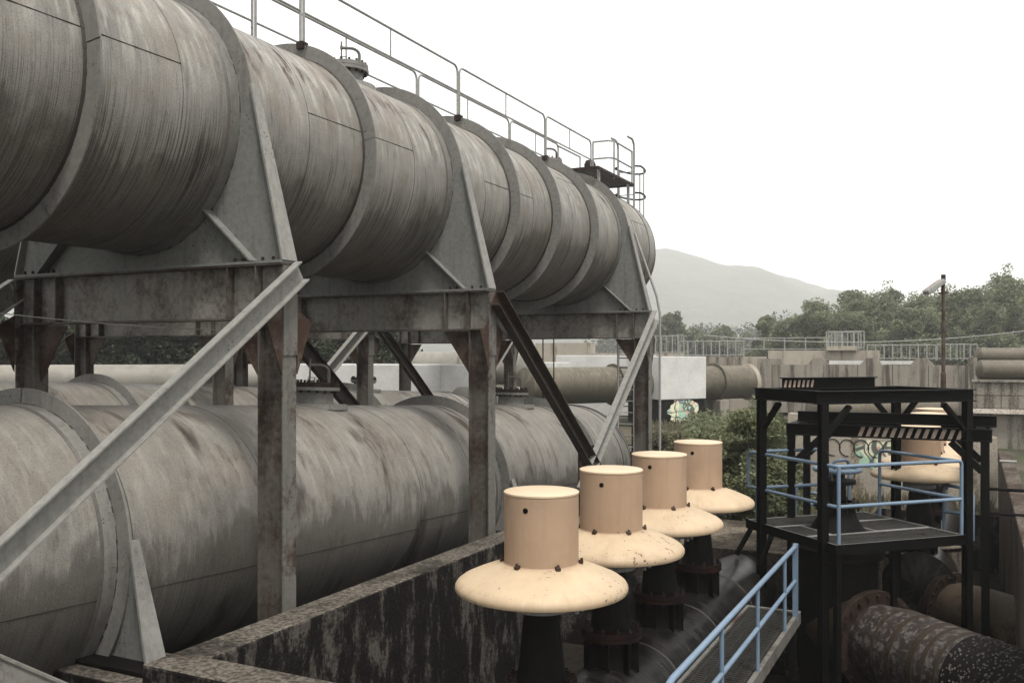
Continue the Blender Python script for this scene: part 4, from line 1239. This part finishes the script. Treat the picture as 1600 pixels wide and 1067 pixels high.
# ------------------------------------------------------------------ concrete works beyond
gw = thing('graffiti_wall', 'pale stained concrete wall with spray paint behind the rear gantry', 'wall', (-2, 23.2, GZ))
part('wall_body', MB().prism([(-4.05, PZ), (0.49, PZ), (0.49, -1.85), (-1.2, -1.62), (-4.05, -1.42)], 23.2, 23.6), MT['pale_conc'], gw, smooth=False)
def blob(cx, cz, rx, rz, y, seed, n=28, th=0.004):
    q = random.Random(seed)
    pts = []
    for i in range(n):
        a = 2 * pi * i / n; k = q.uniform(0.75, 1.1)
        pts.append((cx + rx * k * cos(a), cz + rz * k * sin(a)))
    return MB().prism(pts, y - th, y)
part('spray_painting', blob(-1.55, -2.35, 1.0, 0.42, 23.198, 3), MT['graffiti'], gw)
sw = MB()
for i in range(7):
    cx = -3.0 + i * 0.32
    sw.tube([(cx + 0.17 * cos(t), 23.19, -2.2 + 0.2 * sin(t)) for t in [pi * 1.7 * j / 14 - 0.4 for j in range(15)]], 0.009, 4)
part('spray_scrawl', sw, MT['hole'], gw)

bw = thing('block_wall', 'grey panelled concrete wall at the right edge carrying a pipe', 'wall', (2.5, 38.3, GZ))
bx0, by = 0.0, 38.0
part('wall_body', MB().box((bx0, by + 0.02, -1.95), (9.0, by + 1.4, -0.98)), MT['far_conc'], bw, smooth=False)
part('coping', MB().box((bx0 - 0.03, by - 0.12, -0.98), (9.0, by + 1.45, -0.92)), MT['far_conc'], bw, smooth=False)
pw, ph = 0.92, 0.47
for i in range(9):
    for j in range(2):
        part('panel', MB().box((bx0 + i * pw + 0.012, by - 0.03 - 0.01 * ((i + j) % 2), -1.94 + j * ph + 0.012), (bx0 + (i + 1) * pw - 0.012, by + 0.02, -1.94 + (j + 1) * ph - 0.012)), MT['far_conc'], bw, bevel=0.006)
part('ledge', MB().prism([(by - 0.25, -2.12), (by + 1.4, -2.12), (by + 1.4, -1.952), (by - 0.05, -1.952)], bx0 - 0.05, 9.0, axis='x'), MT['pale_conc'], bw, smooth=False)
for i in range(5):
    part('panel', MB().box((bx0 + i * 1.75 + 0.015, by + 0.05, PZ), (bx0 + (i + 1) * 1.75 - 0.015, by + 0.5, -2.122)), MT['far_conc'], bw, smooth=False)

TY = 53.0
tr = thing('concrete_trough', 'long weathered concrete trough with humped rim behind the gantries', 'trough', (-4, TY, GZ))
def u_at(px, t):   # X of a view column on the plane Y = t
    k = (px - 1520) / 1610.0
    return k * 0.894 * t / (1 + 0.447 * k)
def rim(t, z_low, z_hi, px0, px1, humps, hw, depth):
    poly = [(u_at(px0, TY), PZ + 1.4), (u_at(px0, TY), z_low)]
    for h in humps:
        c = u_at(h, TY)
        poly += [(c - hw * 1.25, z_low), (c - hw * 0.55, z_hi), (c + hw * 0.55, z_hi), (c + hw * 1.25, z_low)]
    poly += [(u_at(px1, TY), z_low), (u_at(px1, TY), PZ + 1.4)]
    return MB().prism(poly, t, t + depth)
humps = [1278, 1361, 1440]
part('front_rim', rim(TY, -0.52, -0.15, 1206, 1513, humps, 0.45, 0.3), MT['far_conc'], tr, smooth=False)
part('back_rim', rim(TY + 3.2, -0.62, -0.3, 1206, 1500, humps, 0.45, 0.3), MT['far_conc'], tr, smooth=False)
part('floor', MB().box((u_at(1206, TY), TY + 0.3, -1.4), (u_at(1513, TY), TY + 3.2, -1.2)), MT['far_conc'], tr, smooth=False)
part('end_pier', MB().box((u_at(1185, TY), TY - 0.3, -3.6), (u_at(1206, TY), TY + 3.5, -0.2)), MT['far_conc'], tr, smooth=False)
part('end_pier', MB().box((u_at(1513, TY), TY - 0.3, -3.6), (u_at(1527, TY), TY + 3.5, -0.12)), MT['far_conc'], tr, smooth=False)
for i in range(6):
    x = u_at(1206, TY) + 1.75 * (i + 0.6)
    part('form_joint', MB().box((x - 0.012, TY - 0.012, -3.5), (x + 0.012, TY + 0.01, -0.53)), MT['slab'], tr, smooth=False)
for px in (1318, 1400):
    part('gate_plate', MB().box((u_at(px - 28, TY), TY + 1.4, -0.5), (u_at(px + 28, TY), TY + 1.5, -0.3)), MT['white_conc'], tr, smooth=False)

bwl = thing('concrete_wall', 'tall pale concrete wall that the olive pipe runs into', 'wall', (-12, 56, GZ))
part('wall_body', MB().box((u_at(1062, 56), 56.4, -3.6), (u_at(1190, 56), 57.4, -0.08)), MT['pale_conc'], bwl, smooth=False)
for i in range(7):
    x = u_at(1066 + i * 17, 56)
    part('buttress', MB().box((x, 56.3, -0.75), (x + 0.12, 56.4, -0.10)), MT['far_conc'], bwl, smooth=False)
bk = thing('concrete_wall', 'low grey concrete wall on the skyline behind the humped trough', 'wall', (-5, 66, GZ))
part('wall_body', MB().box((u_at(1200, 66), 66, -3.6), (u_at(1372, 66), 67, 0.33)), MT['pale_conc'], bk, smooth=False)
part('upstand', MB().box((u_at(1293, 66), 65.6, 0.33), (u_at(1338, 66), 66.6, 0.62)), MT['pale_conc'], bk, smooth=False)
bl = thing('concrete_wall', 'rust-stained concrete wall seen under the farthest cross beam', 'wall', (-26, 62, GZ))
part('wall_body', MB().box((u_at(836, 62), 62, -3.6), (u_at(922, 62), 63, 0.9)), MT['pale_conc'], bl, smooth=False)
part('wall_step', MB().box((u_at(922, 62), 62.2, -3.6), (u_at(1062, 62), 63, 0.15)), MT['pale_conc'], bl, smooth=False)

def railing(label, px0, px1, t, z0, z1, n_post, bars=0.22, mat='rail'):
    g = thing('railing', label, 'railing', (u_at((px0 + px1) / 2, t), t, z0), group='galvanised railings on the far walls')
    a, b = u_at(px0, t), u_at(px1, t)
    part('top_rail', MB().cyl((a, t, z1), (b, t, z1), 0.035, 6), MT[mat], g)
    part('bottom_rail', MB().cyl((a, t, z0 + 0.1), (b, t, z0 + 0.1), 0.03, 6), MT[mat], g)
    for i in range(n_post):
        x = a + (b - a) * i / (n_post - 1)
        part('post', MB().cyl((x, t, z0), (x, t, z1), 0.04, 6), MT[mat], g)
    m = MB(); x = a
    while bars and x < b:
        m.cyl((x, t, z0 + 0.1), (x, t, z1), 0.011, 5); x += bars
    if bars: part('bars', m, MT[mat], g, kind='stuff')
railing('railing on the wall beside the end of the elevated pipe', 1024, 1068, 58, 0.1, 1.25, 6)
railing('railing along the top of the wall above the olive pipe', 1062, 1162, 56.2, -0.1, 0.85, 9, 0.28)
railing('thin railing stretching across the skyline wall', 1162, 1292, 66.2, 0.33, 1.2, 5, 0)
railing('bright square railing cage on the skyline wall', 1291, 1350, 65.7, 0.42, 1.6, 8, 0.2)
railing('back side of the bright railing cage', 1294, 1345, 68, 0.42, 1.6, 6, 0.25)
railing('long railing in front of the trees, left of the lamp post', 1355, 1462, 61, -0.3, 0.62, 9, 0.25)
railing('long railing in front of the trees, right of the lamp post', 1464, 1527, 61, -0.3, 0.64, 7, 0.25)

# olive pipe through the white block
def free_pipe(name, label, x0, d0, x1, d1, z, r, mat, rings=(), ring_mat='ring', group=None):
    a, b = cw(x0, d0, z), cw(x1, d1, z)
    L = (b - a).length
    p = thing(name, label, 'pipe', a, (0, 0, math.atan2(b.y - a.y, b.x - a.x) - pi / 2), group=group)
    n = max(1, int(L / 4))
    for i in range(n): part('pipe_length', MB().lathe([(r, L * i / n), (r, L * (i + 1) / n)], n=48, axis='y'), MT[mat], p, local=True)
    part('end_cap', MB().lathe([(r, L), (r * 0.8, L + 0.08), (0.0, L + 0.14)], n=48, axis='y'), MT[mat], p, local=True)
    part('end_cap', MB().lathe([(r, 0), (r * 0.8, -0.08), (0.0, -0.14)], n=48, axis='y'), MT[mat], p, local=True)
    for q in rings:
        part('ring', MB().lathe([(r, q * L - 0.03), (r * 1.17, q * L - 0.03), (r * 1.17, q * L + 0.03), (r, q * L + 0.03)], n=48, axis='y'), MT[ring_mat], p, local=True)
    return p, L
op, OL = free_pipe('olive_pipe', 'olive grey pipe passing through the white block into the far wall', 0.6, 42.9, 12.75, 50.1, -1.45, 0.885, 'olive_pipe', (0.36, 0.83), 'olive_pipe')
part('wall_flare', MB().lathe([(0.89, OL - 0.06), (1.0, OL + 0.1)], n=48, axis='y'), MT['pale_conc'], op, local=True)
def on_pipe(f): return cw(0.6 + 12.15 * f, 42.9 + 7.2 * f, 0)
ang = op.rotation_euler[2]
def pier(name, label, f, half, w, z0, z1, mat, cat='block', group=None):
    o = on_pipe(f)
    p = thing(name, label, cat, (o.x, o.y, z0), (0, 0, ang), group=group)
    part('body', MB().box((-w, -half, 0), (w, half, z1 - z0)), MT[mat], p, local=True, bevel=0.03)
    return p
wb = pier('white_block', 'white painted block gripping the olive pipe, spray paint at its foot', 0.60, 1.5, 1.35, -2.2, -0.06, 'white_conc')
part('dark_foot', MB().box((-1.28, -1.45, -1.4), (1.28, 1.45, -0.002)), MT['valve'], wb, local=True)
gp_ = MB()
pts = []
q = random.Random(11)
for i in range(26):
    a = 2 * pi * i / 26; k = q.uniform(0.82, 1.08)
    pts.append((0.05 + 1.05 * k * cos(a), -0.55 + 0.62 * k * sin(a)))
part('spray_painting', MB().prism(pts, 1.285, 1.29, axis='x'), MT['graffiti'], wb, local=True)
pier('pipe_pier', 'short dark concrete pier under the ring of the olive pipe', 0.83, 0.3, 0.85, -3.6, -2.34, 'far_conc', 'pier', 'piers under the olive pipe')
pier('pipe_pier', 'dark concrete pier under the olive pipe beside the white block', 0.725, 0.2, 0.8, -3.6, -2.34, 'slab', 'pier', 'piers under the olive pipe')

# pale things glimpsed between the columns
def boxat(name, label, px0, px1, t, y0, y1, depth, mat, cat):
    D = 0.894 * t - 0.447 * u_at((px0 + px1) / 2, t)
    z1, z0 = -(y0 - 555) / 1440 * D, -(y1 - 555) / 1440 * D
    g = thing(name, label, cat, (u_at((px0 + px1) / 2, t), t, GZ - 0.2))
    part('body', MB().box((u_at(px0, t), t, GZ - 0.2), (u_at(px1, t), t + depth, z1)), MT[mat], g, bevel=0.04)
    return g
boxat('white_block', 'long white painted concrete block glimpsed behind the low manhole', 440, 688, 30, 569, 615, 2.2, 'white_conc', 'block')
boxat('white_block', 'white concrete block left of the olive pipe ring, under the farthest frame', 868, 1000, 49, 555, 640, 3, 'white_conc', 'block')
boxat('white_block', 'low white concrete block between the two white blocks, behind the dark brace', 790, 868, 44, 566, 640, 2, 'white_conc', 'block')
free_pipe('pale_pipe', 'pale pipe glimpsed left of the middle front column', -5.2, 46, 0.5, 44, -0.62, 0.8, 'far_pipe', (0.5,))
free_pipe('pale_pipe', 'pale pipe lying along the dark trees behind the nearest frame', -31, 30, -10.2, 37.5, -0.98, 0.62, 'far_pipe', (0.62, 0.9), 'olive_pipe')
free_pipe('pale_pipe', 'pale low pipe dropping to the ground right of the rear braces', -3.6, 36.0, 0.4, 36.5, -2.0, 0.75, 'far_pipe', (0.5,))
free_pipe('grey_pipe', 'grey pipe lying on the panelled wall at the right edge', (1531 - 800) / 1440 * 34.5, 34.5, 26, 33.2, -0.54, 0.36, 'olive_pipe', (0.25,))
free_pipe('grey_pipe', 'dark grey pipe behind the one on the panelled wall', (1529 - 800) / 1440 * 50, 50, 29, 50, -0.02, 0.42, 'olive_pipe')
free_pipe('grey_pipe', 'dark pipe in shade under the humped trough', 13.0, 40.0, 19.5, 41.0, -2.4, 0.55, 'olive_pipe')

# thin ladder rails near the farthest column
lr = thing('steel_ladder', 'thin dark ladder standing left of the farthest front column', 'ladder', (-11.2, 24.5, GZ))
for px in (848, 865): part('stringer', MB().cyl((u_at(px, 27), 27, GZ - 1), (u_at(px, 27), 27, 1.4), 0.02, 6), MT['black'], lr)
l2 = thing('steel_ladder', 'dark ladder right behind the pale flaking brace', 'ladder', (-9, 27, GZ))
for px in (966, 988): part('stringer', MB().cyl((u_at(px, 30), 30, GZ - 1), (u_at(px, 30), 30, 1.0), 0.035, 6), MT['black'], l2)
for i in range(12): part('rung', MB().cyl((u_at(966, 30), 30, GZ + i * 0.33), (u_at(988, 30), 30, GZ + i * 0.33), 0.02, 6), MT['black'], l2)

# lamp post
lp0 = at(1474, 700, 30)
lp = thing('lamp_post', 'rusty lamp post with a tilted flood lamp above the gantries', 'lamp post', (lp0.x, lp0.y, GZ))
part('pole', MB().tube([(0, 0, 0), (0, 0, 2.82), (0, 0, 2.84), (0, 0, 5.4), (0, 0, 5.9)], [0.085, 0.085, 0.06, 0.055, 0.05], 14), MT['rusty'], lp, local=True)
part('cap', MB().cyl((0, 0, 5.82), (0, 0, 6.02), 0.07, 12), MT['dark_rust'], lp, local=True)
dx = Vector((cos(YAW), sin(YAW), 0)); dy = Vector((-sin(YAW), cos(YAW), 0))
part('bracket', MB().obox(-dx * 0.16 + Vector((0, 0, 5.42)), dx * 0.14 + Vector((0, 0, 5.42)), dy, 0.05, 0.05).obox(-dx * 0.04 + Vector((0, 0, 5.38)), -dx * 0.04 + Vector((0, 0, 5.75)), dy, 0.06, 0.05), MT['dark_rust'], lp, local=True)
a_, b_ = Vector((0, 0, 5.82)) - dx * 0.02, Vector((0, 0, 5.42)) - dx * 0.58
lm = part('lamp_head', MB().obox(a_, b_, dy, 0.42, 0.16), MT['rail'], lp, local=True, bevel=0.03)
nn = (b_ - a_).normalized().cross(dy)
part('glass', MB().obox(a_.lerp(b_, 0.12) - nn * 0.083, a_.lerp(b_, 0.9) - nn * 0.083, dy, 0.34, 0.008), MT['pale_conc'], lm, local=True)

def cable(name, label, a, b, sag, r):
    a, b = Vector(a), Vector(b)
    pts = [a.lerp(b, i / 24) - Vector((0, 0, sag * 4 * (i / 24) * (1 - i / 24))) for i in range(25)]
    solo(name, MB().tube(pts, r, 5), MT['rail'], label, 'cable')
cable('cable', 'slack cable sagging across in front of the trees', at(1100, 524, 58), at(1640, 512, 58), 0.65, 0.03)
cable('cable', 'thin wire drawn across the nearest cross beam', at(-20, 487, 9.6), at(352, 516, 11.2), 0.03, 0.006)

# ------------------------------------------------------------------ vegetation
def leafy(mb, c, rad3, n, size, q, long=1.6):
    for _ in range(n):
        while True:
            d = Vector((q.uniform(-1, 1), q.uniform(-1, 1), q.uniform(-1, 1)))
            if d.length <= 1: break
        k = 0.35 + 0.65 * q.random() ** 0.5
        d = d.normalized() * k if d.length > 1e-3 else d
        p = Vector((c[0] + d.x * rad3[0], c[1] + d.y * rad3[1], c[2] + d.z * rad3[2]))
        s = size * q.uniform(0.6, 1.3)
        u = Vector((q.gauss(0, 1), q.gauss(0, 1), q.gauss(0, 0.6))).normalized()
        w = u.cross(Vector((q.gauss(0, 1), q.gauss(0, 1), q.gauss(0, 1)))).normalized()
        mb.add([p - u * s * long / 2, p + w * s * 0.4, p + u * s * long / 2, p - w * s * 0.4], [(0, 1, 2, 3)])

def tree(label, base, h, rx, seed, leaf='leaf_far', n_clump=26, per=190, size=0.24, group=None, trunk_r=0.16, cat='tree', name='broadleaf_tree', low=0.25):
    q = random.Random(seed)
    t = thing(name, label, cat, base, group=group)
    bx, by_, bz = base
    tr_ = MB(); cr = MB()
    top = Vector((bx + q.uniform(-.3, .3), by_ + q.uniform(-.3, .3), bz + h * 0.62))
    tr_.tube([(bx, by_, bz - 0.1), (bx + 0.1, by_, bz + h * 0.3), top], [trunk_r, trunk_r * 0.75, trunk_r * 0.4], 7)
    for i in range(n_clump):
        a = q.uniform(0, 2 * pi); f = q.random() ** 0.6
        zf = low + (1 - low) * q.random()
        wid = rx * math.sqrt(max(0.05, 1 - ((zf - (low + 0.3)) / (1.02 - (low + 0.3))) ** 2)) if zf > low + 0.3 else rx * (0.75 + 0.25 * (zf - low) / 0.3)
        c = Vector((bx + cos(a) * wid * f, by_ + sin(a) * wid * f, bz + h * zf * 0.95))
        s = q.uniform(0.2, 0.44) * rx
        leafy(cr, c, (s * 1.2, s * 1.2, s * 0.85), per, size, q)
        for _ in range(5):
            e = c + Vector((q.gauss(0, 1), q.gauss(0, 1), q.gauss(0.2, 0.7))) * s * 0.55
            leafy(cr, e, (s * 0.42, s * 0.42, s * 0.36), per // 8, size, q)
        st = Vector((bx, by_, bz + h * q.uniform(0.25, 0.6)))
        tr_.tube([st, st.lerp(c, 0.5) + Vector((0, 0, 0.1 * h * q.random())), c], [trunk_r * 0.35, trunk_r * 0.22, trunk_r * 0.08], 5)
    part('trunk', tr_, MT['bark'], t)
    part('crown', cr, MT[leaf], t, smooth=False)
    return t

TG = 'trees beyond the far walls'
def tree_at(label, px, ytop, D, wpx, seed, **k):
    b = cw((px - 800) / 1440 * D, D, GZ)
    h = (-(ytop - 555) / 1440 * D) * 0.84 - GZ
    k['per'] = 460; k['n_clump'] = int(k['n_clump'] * 1.5); k.setdefault('size', 0.16); k.setdefault('low', 0.06)
    tree(label, tuple(b), h, wpx * 1.05 / 2 / 1440 * D, seed, group=TG, **k)
tree_at('pale green tree, left end of the right-hand row', 1195, 484, 95, 70, 1, n_clump=18)
tree_at('yellowish low tree beside the left end of the right-hand row', 1240, 478, 90, 80, 2, n_clump=20)
tree_at('tall leaning tree where the right-hand row rises', 1290, 456, 88, 95, 3, n_clump=28)
tree_at('broad tree just left of the bright railing cage', 1345, 440, 90, 115, 4, n_clump=34)
tree_at('broad feathery tree behind the bright railing cage', 1400, 436, 92, 110, 5, n_clump=34)
tree_at('tree right behind the lamp head', 1452, 440, 90, 105, 6, n_clump=32)
tree_at('tree right of the lamp post', 1510, 436, 88, 105, 7, n_clump=32)
tree_at('tallest tree at the right picture edge', 1572, 412, 86, 130, 8, n_clump=38)
tree_at('tree cut by the right picture edge', 1632, 430, 92, 110, 9, n_clump=24)
tree_at('round dark tree touching the end of the elevated pipe', 1046, 482, 140, 58, 10, n_clump=24, size=0.3, low=0.02)
tree_at('dark cone-shaped tree left of the gap in the skyline', 1133, 492, 150, 40, 11, n_clump=22, size=0.3, low=0.02)
tree_at('pale low tree between the round and the cone-shaped tree', 1092, 505, 150, 55, 12, n_clump=22, size=0.3, low=0.02)
tree_at('small tree in the hazy gap below the hill', 1165, 512, 220, 30, 13, n_clump=10, size=0.5)
tree_at('low tree filling the row under the lamp head', 1425, 470, 84, 90, 14, n_clump=22, low=0.1)
tree_at('low tree filling the row right of the lamp post', 1545, 468, 84, 100, 15, n_clump=24, low=0.1)
tree_at('low tree filling the row behind the railing cage', 1320, 480, 84, 90, 16, n_clump=22, low=0.1)
q = random.Random(77)
fw_ = MB()
for i in range(260):
    px = q.uniform(930, 1330); D = q.uniform(260, 380)
    p = cw((px - 800) / 1440 * D, D, GZ + q.uniform(0, 13) * (0.5 + 0.5 * sin(px * 0.05) ** 2))
    leafy(fw_, p, (6, 6, 4.5), 150, 0.75, q)
tag(part('far_wood', fw_, MT['leaf_dark'], None, smooth=False), 'hazy far woodland at the foot of the hill', 'wood', kind='stuff')
for i, (px, D, w) in enumerate(((-40, 44, 190), (90, 46, 200), (200, 47, 190), (310, 48, 190), (430, 50, 190), (560, 52, 180))):
    b = cw((px - 800) / 1440 * D, D, GZ)
    tree(['dark tree at the left picture edge behind the columns', 'dark tree behind the nearest frame, left column', 'dark tree in the middle of the nearest frame opening', 'dark tree behind the long grey brace', 'dark tree behind the nearest front column', 'dark tree behind the low manhole arm'][i],
         tuple(b), 5.2 + (i % 3) * 0.5, w / 2 / 1440 * D, 40 + i, 'leaf_dark', 40, 420, 0.17, 'dark trees behind the columns', low=0.05)

BG = 'bushes between the pit and the far wall'
bu = cw((1168 - 800) / 1440 * 17.2, 17.2, GZ)
tree('big leafy bush behind the left gantry post', tuple(bu), 2.35, 0.85, 61, 'leaf_bush', 46, 380, 0.05, BG, 0.05, 'bush', 'leafy_bush', 0.02)
bu = cw((1212 - 800) / 1440 * 18.5, 18.5, GZ)
tree('slim leafy bush between the left gantry posts', tuple(bu), 2.25, 0.5, 62, 'leaf_bush', 26, 300, 0.05, BG, 0.04, 'bush', 'leafy_bush', 0.02)
bu = cw((1120 - 800) / 1440 * 19.5, 19.5, GZ)
tree('bush right behind the fourth vent', tuple(bu), 1.75, 0.8, 63, 'leaf_bush', 30, 320, 0.058, BG, 0.05, 'bush', 'leafy_bush', 0.02)
bu = cw((1052 - 800) / 1440 * 27, 27, GZ)
tree('dry grey shrub beside the farthest front column', tuple(bu), 1.15, 0.75, 64, 'leaf_dry', 24, 200, 0.05, BG, 0.03, 'bush', 'dry_shrub', 0.02)
bu = cw((1085 - 800) / 1440 * 31, 31, GZ)
tree('low green shrub before the spray-painted foot of the white block', tuple(bu), 0.75, 1.0, 65, 'leaf_bush', 22, 180, 0.07, BG, 0.03, 'bush', 'low_shrub', 0.02)
# uncountable weeds and grass
gr = MB(); q = random.Random(21)
for i in range(26000):
    px = q.uniform(1010, 1560); D = 16 + 30 * q.random() ** 1.4
    p = cw((px - 800) / 1440 * D, D, GZ)
    if -1.95 < p.x < 0.8 and p.y < 22.1: continue
    if p.x < -6.2 and p.y < 31: continue
    if p.y < 16.1: continue
    if 0.4 < p.x and p.y < 39: continue
    h = q.uniform(0.1, 0.36) * (1.3 if q.random() < 0.15 else 1)
    a = q.uniform(0, 2 * pi); w = 0.006 + 0.0006 * D
    d = Vector((cos(a), sin(a), 0)); ln = Vector((q.gauss(0, 0.3), q.gauss(0, 0.3), 1)) * h
    gr.add([p - d * w, p + d * w, p + ln * 0.6 + d * w * 0.7, p + ln], [(0, 1, 2, 3)])
tag(part('grass', gr, MT['leaf_dry'], None, smooth=False), 'dry green grass and weeds between the pit and the far walls', 'grass', kind='stuff')
wd = MB()
for i in range(900):
    px = q.uniform(1075, 1200); D = q.uniform(30, 46)
    p = cw((px - 800) / 1440 * D, D, GZ + 0.1 + q.random() * 0.35)
    leafy(wd, p, (0.3, 0.3, 0.35), 12, 0.1, q)
tag(part('weeds', wd, MT['leaf_bush'], None, smooth=False), 'tangle of green weeds under the olive pipe', 'weeds', kind='stuff')

# ------------------------------------------------------------------ hazy air
hz = NT('hazy_air')
hz.n.remove(hz.b)
pv = hz.n.new('ShaderNodeVolumePrincipled')
pv.inputs['Color'].default_value = (0.97, 0.975, 0.97, 1)
pv.inputs['Density'].default_value = 0.00075
pv.inputs['Anisotropy'].default_value = 0.2
hz.l.new(pv.outputs[0], hz.n['Material Output'].inputs['Volume'])
ho_ = part('haze', MB().box((-2600, -420, -6.0), (2600, 2400, 200)), hz.m, None, smooth=False)
ho_['kind'] = 'stuff'; ho_['label'] = 'pale hazy air over the whole site'; ho_['category'] = 'haze'
